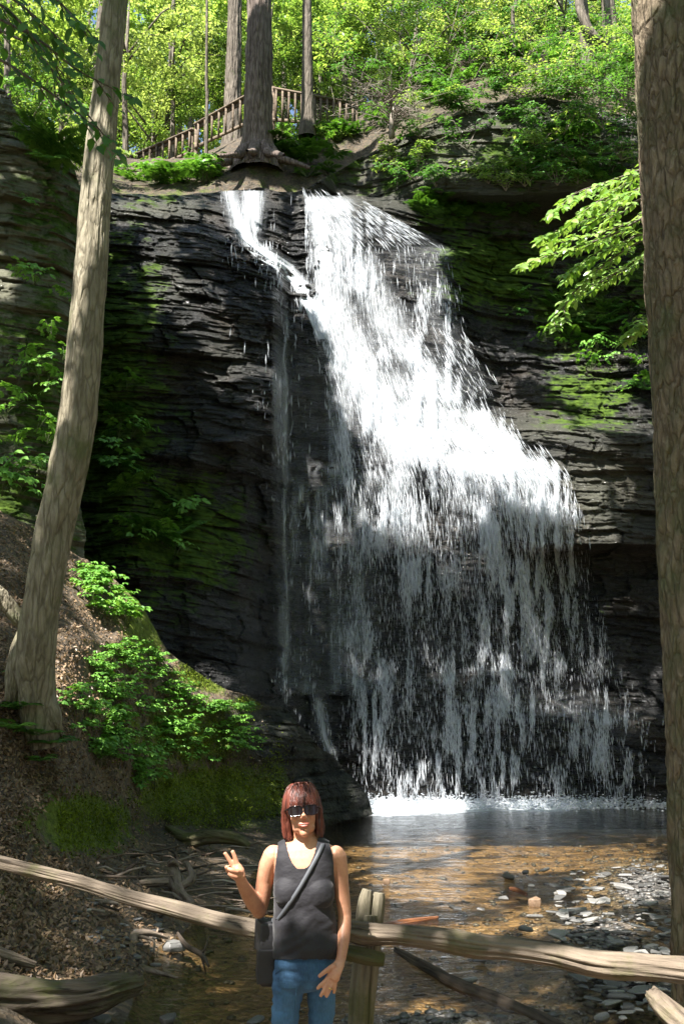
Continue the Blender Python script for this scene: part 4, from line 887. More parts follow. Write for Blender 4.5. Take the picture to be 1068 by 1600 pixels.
for (x, y) in scatter([(560, 225), (640, 185), (760, 130), (990, 120), (1000, 20), (700, 40), (560, 150)], 80)+scatter([(180, 290), (340, 288), (345, 262), (185, 278)], 16)+scatter([(430, 200), (550, 205), (560, 245), (480, 280), (440, 270)], 16):
    Yh = hillY(x, y); k = random.choice(['herb', 'herb', 'fern'])
    if Yh < 44: plant(x, y, Yh, random.uniform(1.2, 2.1), k, 'fern growing on the litter slope above the cliff' if k == 'fern' else 'leafy plant growing on the litter slope above the cliff', 'ferns on the litter slope' if k == 'fern' else 'plants on the litter slope', 'fern' if k == 'fern' else 'plant', nm='wild_plant')
for (x, y) in scatter([(430, 205), (470, 225), (560, 240), (470, 290), (440, 280)], 10):
    plant(x, y, 27.9, random.uniform(.9, 1.4), 'fern', 'fern on the rocky rim beside the hemlock roots', 'ferns beside the hemlock roots', 'fern')
# --- moss tufts & leaf litter (stuff)
n = 26000; px = RNG.uniform(90, 480, n*3); py = RNG.uniform(1030, 1340, n*3)
k = (blob(px, py, MOSSB)+RNG.normal(0, .15, n*3) > .55) & (py > np.interp(px, SX, SY)+2); px, py = px[k][:n], py[k][:n]; P = atn(px, py, bank_depth(px, py)); n = len(px)
D = np.stack([RNG.normal(0, .5, n), -np.ones(n)*.6+RNG.normal(0, .4, n), RNG.normal(-.1, .7, n)], 1); N = rnd_dirs(n)
V, q = leaf_arr(P, D, N, RNG.uniform(.02, .06, n), RNG.uniform(.008, .02, n)); tag(mesh_np('moss', V, q, M['moss_tuft']), 'thick green moss over the boulder and bank', kind='stuff')
n = 24000; px = RNG.uniform(-30, 420, n*2); py = RNG.uniform(800, 1560, n*2)
k = (py > np.interp(px, SX, SY)+3) & (RNG.uniform(size=n*2) < np.clip(1.15-px/330., .08, 1)) & (blob(px, py, MOSSB) < .45); px, py = px[k][:n], py[k][:n]; n = len(px)
P = atn(px, py, bank_depth(px, py)-.015); N = np.array([0, -.45, 1.])+RNG.normal(0, .35, (n, 3)); V, q = leaf_arr(P, rnd_dirs(n), N, RNG.uniform(.02, .065, n), RNG.uniform(.012, .035, n), fold=.3)
tag(mesh_np('leaf_litter', V, q, M['litter']), 'brown fallen leaves scattered over the bank', kind='stuff')

# --- the forest closing in behind the camera and at the sides
for i, (x, y, zc, s_, k) in enumerate([(-9, -10, 7, 2.1, 1), (-3.5, -12, 8, 2.3, 2), (3, -11, 7, 2.2, 0), (9, -9, 8, 2.3, 1), (-5, -17, 15, 2.6, 0), (5, -17, 15, 2.6, 2), (13, -2, 8, 2.3, 0), (15, 6, 9, 2.3, 2), (16, 14, 10, 2.4, 1), (17, 22, 13, 2.4, 0), (21, 4, 17, 2.6, 1), (22, 15, 19, 2.6, 2), (-17, -5, 8, 2.3, 2), (-19, 5, 9, 2.2, 0), (-20, 14, 11, 2.2, 1), (-22, 24, 14, 2.3, 2), (12, 1, 2.5, 1.2, 0), (-14, -2, 3, 1.4, 1), (0, -14, 3, 1.8, 2), (10, -4, 18, 2.3, 0), (14, 26, 22, 2.2, 1)]):
    r_ = empty('maple_tree', (x, y, .2)); tag(r_, 'broad leafy maple of the woods closing in around the path', 'tree', 'maples around the path')
    cr_ = meobj('crown', CR[k][0], r_); cr_.location = (0, 0, zc); cr_.scale = (s_,)*3; cr_.rotation_euler = (0, 0, i*1.3)
    mb = MB(); mb.tube([(0, 0, -1.5), (.1, 0, zc*.5), (0, 0, zc+1)], [.26, .2, .08], 8); mb.build('trunk', M['bark_bg'], r_)
# ================================================================== FENCES, LOGS, STONES
# split rail fence in front
f = empty('rail_fence', at(570, 1640, 5.4)); tag(f, 'rustic split rail fence of weathered logs on a mossy post beside the woman', 'fence')
def limb(name, pts, rads, mat, parent, seed=0, n=18, rough=.12, sub=8, label=None):
    big = max(rads) > .03; o = trunk(name, pts, [r_*.84 for r_ in rads], mat, None, n=n*2+10 if big else n, seed=seed, rough=rough, sub=sub*2 if big else sub, fur=(max(rads)*.10, 2.6, .9) if big else None)
    # close the ends
    me = o.data; bm = bmesh.new(); bm.from_mesh(me)
    be = [e for e in bm.edges if e.is_boundary]
    if be: bmesh.ops.holes_fill(bm, edges=be, sides=0)
    bm.to_mesh(me); bm.free()
    if parent: o.parent = parent
    # give the grain its own long axis: object space aligned to the piece
    P = [Vector(p) for p in pts]; q = (P[-1]-P[0]).to_track_quat('X', 'Z'); Mx = Matrix.Translation(P[0])@q.to_matrix().to_4x4()
    me.transform(Mx.inverted()); o.matrix_world = Mx
    if parent: o.matrix_parent_inverse = Matrix.Identity(4); o.matrix_basis = parent_inv(parent)@Mx
    if label: o['label'] = label
    return o
def parent_inv(p):
    return (Matrix.Translation(p.location)@p.rotation_euler.to_matrix().to_4x4()).inverted()
def reparent(o, par):
    me = o.data; me.transform(Matrix.Translation(-par.location)); o.parent = par
rl = [(545, 1453, 5.27), (575, 1459, 5.26), (620, 1461, 5.24), (690, 1468, 5.2), (745, 1477, 5.17), (790, 1480, 5.15), (860, 1490, 5.1), (930, 1506, 5.06), (1000, 1512, 5.02), (1068, 1518, 4.98), (1180, 1532, 4.9)]
limb('rail', Ev(*rl), [.046, .054, .050, .054, .060, .058, .060, .066, .064, .066, .066], M['wood_rail'], f, 5, n=26, rough=.2, sub=10)
ll = [(-80, 1325, 5.75), (0, 1347, 5.7), (60, 1362, 5.66), (130, 1380, 5.62), (200, 1402, 5.58), (270, 1420, 5.54), (340, 1439, 5.48), (400, 1452, 5.4), (460, 1464, 5.32), (520, 1480, 5.27)]
limb('rail', Ev(*ll), [.036, .038, .040, .042, .042, .044, .046, .048, .045, .045], M['wood_rail'], f, 9, n=26, rough=.16, sub=10, label='long left rail sloping down behind the woman')
limb('rail', Ev((515, 1482, 5.29), (550, 1490, 5.27), (575, 1496, 5.26), (600, 1500, 5.25)), [.036, .046, .048, .038], M['wood_mossy'], f, 13, n=20, rough=.18, label='short mossy rail end below the upper rail')
post = limb('post', Ev((556, 1760, 5.42), (561, 1640, 5.42), (568, 1540, 5.42), (576, 1460, 5.42), (578, 1428, 5.42)), [.074, .072, .068, .062, .056], M['wood_post'], f, 17, n=26, rough=.16)
limb('post_top', Ev((566, 1455, 5.42), (568, 1425, 5.415), (570, 1405, 5.41), (573, 1390, 5.41)), [.040, .041, .038, .028], M['wood_post'], f, 19, n=14, rough=.14)
limb('post_top', Ev((586, 1455, 5.42), (589, 1425, 5.42), (591, 1405, 5.42), (592, 1395, 5.42)), [.036, .038, .036, .029], M['wood_post'], f, 23, n=14, rough=.14)
f2 = empty('fence_post', at(1060, 1640, 4.6)); tag(f2, 'pale broken log end sticking up at the bottom right corner', 'post')
limb('log', Ev((1022, 1558, 4.9), (1045, 1580, 4.7), (1090, 1620, 4.5), (1150, 1680, 4.3)), [.05, .06, .065, .07], M['wood_rail'], f2, 29)
# lookout railing above the falls
def railing(name, label, A, B, hA, hB, nb, posts, low=.12, mid=True):
    r_ = empty(name, A); tag(r_, label, 'railing'); A = Vector(A); B = Vector(B); up = Vector((0, 0, 1)); r0 = A.copy()
    def beam(nm, p, q, a, b):
        mb = MB(); mb.beam(p, q, a, b); o = mb.build(nm, M['wood_fence'], None, False); reparent(o, r_); return o
    beam('top_rail', A+up*hA, B+up*hB, .16, .05); beam('bottom_rail', A+up*low, B+up*low, .05, .10)
    if mid: beam('middle_rail', A+up*(hA*.9-.02)+Vector((0, .04, 0)), B+up*(hB*.9-.02)+Vector((0, .04, 0)), .045, .10)
    for k in range(nb):
        t_ = (k+.5)/nb; p = A.lerp(B, t_); h_ = hA+(hB-hA)*t_; beam('baluster', p+up*(low-.05)-Vector((0, .045, 0)), p+up*(h_-.026)-Vector((0, .045, 0)), .045, .06)
    for t_ in posts:
        p = A.lerp(B, t_); h_ = hA+(hB-hA)*t_; beam('post', p-up*1.2+Vector((0, .07, 0)), p+up*(h_+.10)+Vector((0, .07, 0)), .11, .11)
railing('lookout_railing', 'brown wooden railing of the lookout between the hemlock and slim tree', at(426, 193, 30.2), at(556, 202, 30.2), 1.12, .80, 13, [0., .5, 1.])
railing('stair_railing', 'brown wooden stair railing descending left behind the massive hemlock', at(392, 195, 30.6), at(304, 236, 32.0), 1.02, .88, 8, [.02, .98])
railing('stair_railing', 'lower brown stair railing sloping down to the left behind green saplings', at(301, 243, 32.2), at(170, 292, 34), .88, .72, 13, [.02, .4, .98])
# logs and driftwood
def log(name, label, cat, pts, rads, mat, seed, group=None, extra=(), rough=.2, n=14):
    r_ = empty(name, at(*pts[0])); tag(r_, label, cat, group)
    limb('trunk' if rads[0] > .04 else 'stick', Ev(*pts), rads, mat, r_, seed, n=n, rough=rough, sub=6)
    for k, (p, r2) in enumerate(extra): limb('side_branch', Ev(*p), r2, mat, r_, seed+k+1, n=9, rough=.15, sub=5)
    return r_
gY = lambda py, z=.05: float(ground_y(py, z))
log('fallen_log', 'mossy fallen log lying at the foot of the green boulder', 'log', [(262, 1296, 14.3), (290, 1312, 14.0), (330, 1308, 13.9), (370, 1312, 13.8), (388, 1322, 13.7)], [.07, .11, .10, .08, .05], M['wood_mossy'], 31)
log('fallen_log', 'big rotting brown log at the bottom left edge of the creek', 'log', [(-60, 1556, 6.9), (40, 1562, 7.0), (120, 1560, 7.15), (180, 1545, 7.4), (212, 1538, 7.55)], [.14, .145, .13, .11, .085], M['wood_rotten'], 35, n=30, rough=.3)
log('fallen_log', 'short weathered log poking in from the left edge above the rotting log', 'log', [(-40, 1478, 7.4), (15, 1496, 7.5), (55, 1508, 7.6)], [.06, .05, .03], M['wood_drift'], 38)
log('driftwood_branch', 'knobbly forked driftwood limb standing out of the debris', 'branch', [(268, 1348, 11.6), (272, 1370, 11.5), (276, 1392, 11.3), (300, 1414, 10.8)], [.055, .08, .08, .05], M['wood_drift'], 41, extra=[([(292, 1350, 11.7), (300, 1372, 11.5), (282, 1385, 11.4)], [.03, .045, .05]), ([(262, 1352, 11.5), (270, 1346, 11.5), (280, 1352, 11.5)], [.02, .04, .02])])
log('driftwood_branch', 'flat pale driftwood piece left of the forked limb', 'branch', [(192, 1382, 11.1), (225, 1380, 11.1), (262, 1378, 11.2)], [.02, .045, .05], M['wood_drift'], 44)
log('driftwood_branch', 'curved pale antler shaped branch at the edge of the pool', 'branch', [(186, 1470, 9.4), (205, 1480, 9.3), (212, 1462, 9.35), (232, 1458, 9.4), (262, 1466, 9.5)], [.03, .045, .04, .03, .012], M['wood_drift'], 47, extra=[([(205, 1480, 9.3), (212, 1506, 9.0), (240, 1518, 8.8), (278, 1528, 8.6)], [.045, .04, .03, .012]), ([(212, 1462, 9.35), (240, 1470, 9.3), (238, 1490, 9.2)], [.02, .012, .006])])
log('driftwood_branch', 'dark forked stick reaching out of the pool below the left rail', 'branch', [(278, 1458, 9.6), (292, 1478, 9.3), (315, 1492, 9.1), (326, 1510, 8.9)], [.015, .025, .025, .012], M['wood_dark'], 51, extra=[([(315, 1492, 9.1), (322, 1478, 9.1), (326, 1462, 9.2)], [.015, .01, .005]), ([(315, 1492, 9.1), (322, 1522, 8.9)], [.015, .006])])
log('fallen_branch', 'long dark wet pole slanting through the creek below the right rail', 'branch', [(618, 1484, 9.6), (660, 1508, 8.9), (710, 1536, 8.4), (780, 1565, 8.0), (870, 1608, 7.4), (920, 1635, 7.1)], [.03, .045, .05, .055, .06, .06], M['wood_dark'], 55)
log('stick', 'orange brown stick lying in the creek above the fence post', 'stick', [(598, 1446, 10.7), (640, 1440, 10.8), (684, 1433, 10.9)], [.028, .032, .012], M['wood_red'], 58)
log('stick', 'short rusty stick by the pale stones in the creek', 'stick', [(796, 1388, 12.5), (808, 1391, 12.4), (822, 1398, 12.2)], [.02, .03, .02], M['wood_red'], 61)
rg = np.random.default_rng(77)
for k in range(85):
    px = rg.uniform(150, 425); py = rg.uniform(1325, 1440); Y = float(bank_depth(np.array([px]), np.array([py]))[0])-.08 if px < 400 else gY(py)
    l = rg.uniform(.25, .9); a = rg.normal(0, .6)+(math.pi if rg.uniform() < .5 else 0); p = at(px, py, Y)+Vector((0, 0, .03)); d = Vector((math.cos(a)*l, math.sin(a)*l*.7, rg.uniform(-.02, .12)))
    mb = MB(); m_ = d*.5+Vector((0, 0, rg.uniform(-.02, .05))); r1 = rg.uniform(.006, .018)
    mb.tube([(0, 0, 0), m_, d], [r1, r1*.8, r1*.4], 6, wob=.2); 
    if k % 3 == 0: mb.tube([m_, m_+Vector(list(rg.normal(0, .12, 3)))], [r1*.6, r1*.2], 5)
    o = mb.build('stick', [M['wood_drift'], M['wood_dark'], M['twig']][k % 3]); o.location = p; tag(o, 'bare stick tangled in the driftwood debris left of the woman', 'stick', 'sticks in the driftwood debris')
# stones
def stone_mesh(seed, flat=.28, mat=None):
    rg = np.random.default_rng(seed); bm = bmesh.new()
    k = rg.integers(5, 8); an = np.sort(rg.uniform(0, 6.28, k))+np.arange(k)*.15; rad = rg.uniform(.36, .54, k)
    for sz_, zz in ((1., .0), (rg.uniform(.8, .95), flat*.5), (rg.uniform(.7, .9), -flat*.5)):
        for a_, r_ in zip(an, rad): bm.verts.new((math.cos(a_)*r_*sz_+rg.normal(0, .02), math.sin(a_)*r_*sz_+rg.normal(0, .02), zz+rg.normal(0, flat*.08)))
    h_ = bmesh.ops.convex_hull(bm, input=bm.verts[:]); bmesh.ops.delete(bm, geom=[g_ for g_ in h_['geom_interior'] if isinstance(g_, bmesh.types.BMVert)], context='VERTS')
    bmesh.ops.bevel(bm, geom=bm.edges[:], offset=.02, segments=1, affect='EDGES')
    me = bpy.data.meshes.new('stone'); bm.to_mesh(me); bm.free(); me.materials.append(mat or M['stone']); return me
SM = [stone_mesh(k, rg.uniform(.13, .3)) for k in range(9)]; SR = stone_mesh(50, .6, M['stone_red']); SMO = stone_mesh(51, .8, M['stone_moss']); SG = stone_mesh(52, .5)
SPOT = [(794, 1370, 24, 0, 'flat grey slate leaning in the creek above the pale stone'), (786, 1404, 19, 8, 'dark angular stone in the shallows left of the pale brown stone'), (829, 1385, 12, 1, 'small grey stone behind the pale brown rock'), (836, 1411, 19, 9, 'rounded pale brown rock among grey slabs'),
 (834, 1432, 32, 8, 'light grey wedge shaped stone left of the gravel bar'), (849, 1359, 22, 8, 'dark square stone at the far edge of the shallows'), (714, 1421, 18, 2, 'pale flat stone right of the orange stick'), (706, 1417, 12, 3, 'small flat stone touching the pale one near the orange stick'), (751, 1421, 18, 4, 'pale stone alone in the middle of the creek'),
 (939, 1408, 30, 5, 'broad flat slab on the gravel bar'), (896, 1424, 44, 6, 'long dark slab at the water edge of the gravel bar'), (824, 1451, 28, 7, 'thin pale slab just above the right rail'), (749, 1500, 34, 8, 'grey stone in the water just below the right rail'), (734, 1531, 26, 1, 'pale flat stone beside the dark pole'), (1016, 1483, 26, 2, 'whitish slab resting near the right trunk'),
 (941, 1590, 28, 3, 'flat grey stone at the bottom right of the creek'), (1040, 1462, 20, 4, 'pale stone close against the right trunk'), (604, 1378, 11, 9, 'small brown rock alone left in the shallow creek'), (268, 1478, 42, 0, 'whitish flat stone in the pool beside the forked stick'), (178, 1500, 26, 1, 'pale flat stone beside the antler shaped branch'), (160, 1592, 36, 2, 'grey stone at the bottom edge left of the pool'),
 (262, 1594, 32, 3, 'dark stone at the bottom edge of the greenish pool'), (400, 1594, 28, 4, 'flat stone at the bottom edge left of the woman'), (120, 1584, 46, 10, 'round mossy rock at the bottom left beside the rotting log'), (212, 1437, 24, 5, 'light stone on the mud below the left rail'), (288, 1332, 20, 6, 'bluish grey flat stone near the mossy log'), (240, 1508, 22, 7, 'small pale slab at the pool edge'), (540, 1386, 24, 8, 'dark rounded stone just right of the woman arm'),
 (155, 1455, 26, 5, 'grey slab on the mud left of the antler branch'), (820, 1363, 14, 3, 'thin slab in the far shallows'), (870, 1395, 16, 2, 'grey chip at the left tip of the gravel bar'), (906, 1375, 20, 6, 'pale chip near the far edge of the gravel bar')]
ALLS = SM+[SR, SMO]
for i, (px, py, wpx, k, lb) in enumerate(SPOT):
    Y = gY(py, .03); 
    if px < 300: Y = min(Y, float(bank_depth(np.array([float(px)]), np.array([float(py)]))[0]))
    o = meobj('stone', ALLS[k]); P = at(px, py, Y); s_ = wpx/F*Y*1.02; o.location = P; o.scale = (s_*1.1, s_*.9, s_*1.1); o.rotation_euler = (random.uniform(-.15, .25), random.uniform(-.15, .15), random.uniform(0, 6)); tag(o, lb, 'stone')
gb = scatter([(890, 1362), (960, 1348), (1040, 1345), (1050, 1420), (1050, 1560), (980, 1600), (900, 1540), (860, 1450), (850, 1400)], 262)
for i, (px, py) in enumerate(gb):
    Y = gY(py, .05); o = meobj('stone', SM[i % 9]); s_ = random.choice([.07, .09, .11, .14, .2])*random.uniform(.8, 1.2); o.location = at(px, py, Y)+Vector((0, 0, random.uniform(-.01, .02))); o.scale = (s_*1.1, s_*random.uniform(.6, 1), s_*.6)
    o.rotation_euler = (random.uniform(-.2, .2), random.uniform(-.2, .2), random.uniform(0, 6)); tag(o, 'flat slate stone of the gravel bar beside the right trunk', 'stone', 'slate stones of the gravel bar')
for i, (px, py) in enumerate(scatter([(150, 1400), (260, 1420), (250, 1500), (150, 1500), (100, 1440)], 36)):
    Y = bankY(px, py)-.02; o = meobj('stone', SM[i % 9]); s_ = random.uniform(.06, .16); o.location = at(px, py, Y); o.scale = (s_, s_*.8, s_); o.rotation_euler = (random.uniform(-.2, .2), random.uniform(-.2, .2), random.uniform(0, 6)); tag(o, 'grey stone on the muddy shore below the left rail', 'stone', 'stones on the left muddy shore')
# loose pebbles
n = 15000; X = RNG.uniform(-4, 6.5, n); Yp = RNG.uniform(7.0, 17, n); z, br = bed_z(X, Yp)
keep = RNG.uniform(size=n) < (.14+.86*br); X, Yp, z = X[keep], Yp[keep], z[keep]; n = len(X)
bm = bmesh.new(); bmesh.ops.create_icosphere(bm, subdivisions=1, radius=.5); bv = np.array([v.co[:] for v in bm.verts]); bf = np.array([[v.index for v in f_.verts] for f_ in bm.faces]); bm.free()
sz = (.02+.09*RNG.uniform(0, 1, n)**2)[:, None]*np.stack([RNG.uniform(.7, 1.3, n), RNG.uniform(.6, 1.1, n), RNG.uniform(.25, .5, n)], 1); th = RNG.uniform(0, 6.28, n)
bvj = bv[None]*(1+RNG.normal(0, .13, (n, len(bv), 1))); Vp = bvj*sz[:, None, :]; c_, s_ = np.cos(th)[:, None], np.sin(th)[:, None]
Vp = np.stack([Vp[..., 0]*c_-Vp[..., 1]*s_, Vp[..., 0]*s_+Vp[..., 1]*c_, Vp[..., 2]], -1)+np.stack([X, Yp, z+.008], 1)[:, None, :]
tag(mesh_np('gravel', Vp.reshape(-1, 3), (np.arange(n)[:, None, None]*len(bv)+bf[None]).reshape(-1, 3), M['stone']), 'loose pebbles over the creek bed', kind='stuff')
# ================================================================== WOMAN
WY = 4.95
W = lambda px, py, dy=0.: at(px, py, WY+dy)
def remesh(name, mb, vox, it=3, mat=None, parent=None, fac=.5):
    me = mb.build(name, link=False); o = bpy.data.objects.new('tmp', me); COL.objects.link(o)
    r_ = o.modifiers.new('r', 'REMESH'); r_.mode = 'VOXEL'; r_.voxel_size = vox
    if it: s_ = o.modifiers.new('s', 'SMOOTH'); s_.iterations = it; s_.factor = fac
    bpy.context.view_layer.update(); dg = bpy.context.evaluated_depsgraph_get()
    m2 = bpy.data.meshes.new_from_object(o.evaluated_get(dg)); bpy.data.objects.remove(o); m2.name = name
    m2.polygons.foreach_set('use_smooth', np.ones(len(m2.polygons), bool))
    m2.materials.clear()
    if mat: m2.materials.append(mat)
    return meobj(name, m2, parent)
def loft(mb, rows, n=28, ex=2.0):
    V = []; m_ = len(rows)
    for c, rx, ry in rows:
        for j in range(n):
            a = 2*math.pi*j/n; ca, sa = math.cos(a), math.sin(a)
            V.append((c[0]+rx*math.copysign(abs(ca)**(2/ex), ca), c[1]+ry*math.copysign(abs(sa)**(2/ex), sa), c[2]))
    q = [(i*n+j, i*n+(j+1) % n, (i+1)*n+(j+1) % n, (i+1)*n+j) for i in range(m_-1) for j in range(n)]
    V += [tuple(rows[0][0]), tuple(rows[-1][0])]; base = mb.n
    mb.add(V, q); c0 = m_*n
    mb.F.setdefault(3, []).append(np.array([(c0, (j+1) % n, j) for j in range(n)]+[(c0+1, (m_-1)*n+j, (m_-1)*n+(j+1) % n) for j in range(n)])+base)
m = NM('skin'); v = m.coord()
M['skin'] = m.done(m.princ(Base__Color=m.ramp(m.math('ADD', m.math('MULTIPLY', m.noise(v, 9, 5, .7), .7), m.math('MULTIPLY', m.noise(v, 120, 3, .7), .3)), [(.38, (.44, .20, .12)), (.6, (.56, .29, .18))]), Roughness=.45, Specular__IOR__Level=.4, Subsurface__Weight=.12, Subsurface__Radius=(.02, .006, .003), Normal=m.bump(m.noise(v, 90, 3), .12, .003)))
m = NM('lips'); M['lips'] = m.done(m.princ(Base__Color=(.45, .13, .10), Roughness=.35))
m = NM('teeth'); M['teeth'] = m.done(m.princ(Base__Color=(.7, .66, .58), Roughness=.3))
m = NM('auburn_hair'); v = m.coord(); M['hair'] = m.done(m.princ(Base__Color=m.ramp(m.noise(m.coord((60, 60, 4)), 1, 3), [(.35, (.035, .010, .007)), (.65, (.165, .042, .024))]), Roughness=.4, Specular__IOR__Level=.5))
m = NM('black_cotton'); v = m.coord(); M['shirt'] = m.done(m.princ(Base__Color=(.008, .007, .0105), Roughness=.75, Sheen__Weight=.12, Normal=m.bump(m.math('ADD', m.noise(m.coord((8, 8, 14)), 1, 4), m.math('MULTIPLY', m.noise(v, 26, 4), .3)), .5, .02)))
m = NM('blue_denim'); v = m.coord(); dn = m.noise(m.coord((5, 5, 3)), 1, 5)
M['denim'] = m.done(m.princ(Base__Color=m.ramp(m.math('ADD', m.math('MULTIPLY', dn, .75), m.math('MULTIPLY', m.noise(m.coord((240, 240, 60)), 1, 2), .25)), [(.36, (.013, .045, .10)), (.62, (.06, .15, .28))]), Roughness=.85, Normal=m.bump(m.math('ADD', m.noise(m.coord((6, 6, 18)), 1, 4), m.math('MULTIPLY', m.noise(v, 200, 2), .1)), .6, .015)))
m = NM('black_nylon'); v = m.coord(); M['nylon'] = m.done(m.princ(Base__Color=(.012, .012, .014), Roughness=.55, Normal=m.bump(m.noise(v, 30, 3), .3, .01)))
m = NM('grey_strap'); M['strap'] = m.done(m.princ(Base__Color=(.07, .075, .085), Roughness=.6))
m = NM('dark_lens'); M['lens'] = m.done(m.princ(Base__Color=(.008, .004, .004), Roughness=.12, Specular__IOR__Level=.35))
m = NM('gold'); M['gold'] = m.done(m.princ(Base__Color=(.8, .55, .2), Roughness=.25, Metallic=1.0))
wm = empty('person', (W(475, 1600).x, WY, .03)); tag(wm, 'woman in dark tank top and jeans holding up two fingers before the waterfall', 'person')
WO = Matrix.Translation(-wm.location)
# head frame
hc = W(472, 1269); HR = (Matrix.Rotation(R(-5), 3, 'Y')@Matrix.Rotation(R(-7), 3, 'X')@Matrix.Rotation(R(5), 3, 'Z'))
HP = lambda x, y, z: hc+HR@Vector((x, y, z))
bd = MB()
E = lambda c, r_, mb=None: (mb or bd).ell(HP(*c), r_, HR, 20, 14)
E((0, .012, .026), (.074, .094, .088)); E((0, -.028, -.022), (.055, .056, .074)); E((0, -.060, -.088), (.020, .022, .019))
for s_ in (-1, 1):
    E((s_*.023, -.032, -.066), (.026, .036, .024)); E((s_*.030, -.058, -.018), (.022, .022, .022)); E((s_*.009, -.096, -.026), (.0075, .009, .0065)); E((s_*.076, .01, -.005), (.009, .018, .03)); E((s_*.012, -.080, -.052), (.014, .010, .012))
E((0, -.072, .034), (.048, .016, .014))
bd.tube([HP(0, -.080, .012), HP(0, -.094, -.008), HP(0, -.106, -.022)], [.007, .0085, .0115], 12)
bd.tube([HP(0, .018, -.03), HP(0, .022, -.09), W(478, 1312, .035), W(478, 1330, .03)], [.052, .050, .052, .062], 20)
TR = [(1306, 462, 494, .048), (1312, 454, 502, .055), (1318, 440, 513, .062), (1326, 428, 523, .072), (1338, 424, 527, .085), (1350, 426, 526, .095), (1370, 429, 523, .102), (1385, 430, 520, .104), (1398, 431, 518, .106), (1410, 432, 516, .102), (1425, 433, 517, .098), (1449, 432, 521, .102), (1475, 431, 523, .110), (1500, 433, 521, .108), (1520, 437, 518, .10), (1538, 445, 510, .08)]
tor = MB()
def torso(mb, grow=0.0):
    rows = []
    for py, L_, R_, ry in reversed(TR):
        a, b = W(L_, py), W(R_, py); rows.append(((a+b)/2+Vector((0, .015, 0)), (b.x-a.x)/2+grow, ry+grow))
    loft(mb, rows, 30, 2.25)
    for px, py in ((452, 1392), (497, 1394)): mb.ell(W(px, py, -.052), (.062+grow, .050+grow, .060+grow))
torso(bd); torso(tor)
for mb in (bd, tor):
    mb.ell(W(427, 1337, .01), (.044, .045, .046)); mb.ell(W(524, 1338, .01), (.044, .045, .046))
# arms
bd.tube([W(427, 1336, .01), W(419, 1352, .02), W(414, 1375, .035), W(410, 1400, .045), W(405, 1420, .05)], [.045, .042, .038, .036, .034], 18)
bd.ell(W(404.5, 1423, .045), (.034, .034, .034))
bd.tube([W(405, 1422, .045), W(396, 1410, .005), W(387, 1396, -.04), W(380, 1384, -.09), W(376, 1375, -.125)], [.033, .036, .032, .026, .0235], 18)
bd.tube([W(526, 1337, .01), W(530, 1360, .012), W(533, 1385, .015), W(536, 1410, .02), W(538, 1430, .02), W(537.5, 1447, .005), W(536, 1470, -.03), W(533.5, 1492, -.065), W(532, 1500, -.075)], [.043, .037, .033, .031, .029, .030, .027, .0215, .021], 18)
# raised hand: two fingers up, the others folded onto the palm
h_ = -.14
bd.tube([W(376, 1377, -.125), W(374.5, 1369, h_), W(372, 1361, h_), W(369, 1353, h_)], [.0225, .026, .028, .022], 16, squash=(1.0, .75))
def finger(pts, rs): bd.tube([W(*p) for p in pts], rs, 12)
finger([(373, 1356, h_), (369.5, 1347, h_-.004), (366.5, 1338, h_-.008), (362.8, 1329, h_-.012)], [.0112, .0104, .0096, .0082])
finger([(366, 1357, h_+.004), (361, 1348, h_), (356, 1340, h_-.004), (350.8, 1332, h_-.008)], [.011, .0102, .0094, .008])
finger([(377, 1363, h_-.012), (371, 1361.5, h_-.03), (362, 1359.5, h_-.034), (355.5, 1357, h_-.028)], [.0105, .0104, .0098, .0085])
finger([(375, 1370, h_-.008), (369, 1370, h_-.026), (362, 1368, h_-.03), (356.5, 1365, h_-.024)], [.0095, .0092, .0086, .0075])
finger([(372, 1373, h_+.01), (362, 1368, h_+.016), (356, 1360, h_+.004), (353.5, 1353.5, h_-.008)], [.013, .0115, .0105, .0088])
# lowered hand resting on the thigh
h_ = -.12
bd.tube([W(532.5, 1499, -.075), W(529, 1507, -.10), W(523, 1518, h_), W(518, 1529, h_-.004)], [.0205, .026, .030, .026], 16, squash=(1.0, .62))
bd.tube([W(527, 1512, -.11), W(522, 1530, h_)], [.020, .022], 12)
finger([(523, 1508, h_), (512, 1515, h_-.010), (504, 1521, h_-.014), (497.5, 1526, h_-.012)], [.0125, .0108, .0096, .008])
finger([(515, 1524, h_), (508, 1533, h_-.008), (501, 1539, h_-.008), (495, 1545, h_-.002)], [.0105, .0096, .0088, .0076])
finger([(517, 1529, h_), (511, 1539, h_-.010), (505, 1549, h_-.010), (500, 1557, h_-.004)], [.0105, .0097, .0089, .0076])
finger([(520, 1532, h_), (517, 1541, h_-.008), (513, 1550, h_-.008), (509, 1558, h_-.004)], [.0102, .0094, .0086, .0074])
finger([(524, 1530, h_+.004), (523.5, 1538, h_), (522.5, 1546, h_), (521, 1552.5, h_+.004)], [.0092, .0084, .0076, .0066])
# legs and feet (under the jeans)
def leg(mb, x1, y1, x2, y2, rs, dy, g=0.):
    a, b = W(x1, y1, dy), W(x2, y2, dy); k = Vector((b.x-.0, b.y-.01, .50)); an = Vector((b.x, b.y+.03, .12))
    mb.tube([a, b, Vector((b.x, b.y, .64)), k, Vector((b.x, b.y+.02, .33)), an], [rs[0]+g, rs[1]+g, rs[2]+g, rs[2]-.006+g, rs[2]-.008+g, rs[3]+g], 20)
    return an
a1 = leg(bd, 455, 1520, 445, 1600, (.055, .042, .038, .034), 0); a2 = leg(bd, 500, 1522, 502.5, 1600, (.052, .038, .036, .034), .04)
for a in (a1, a2): bd.ell(a+Vector((0, -.05, -.06)), (.038, .11, .035))
body = remesh('body', bd, .0042, 2, M['skin'], None, .5)
body.data.transform(WO); body.parent = wm
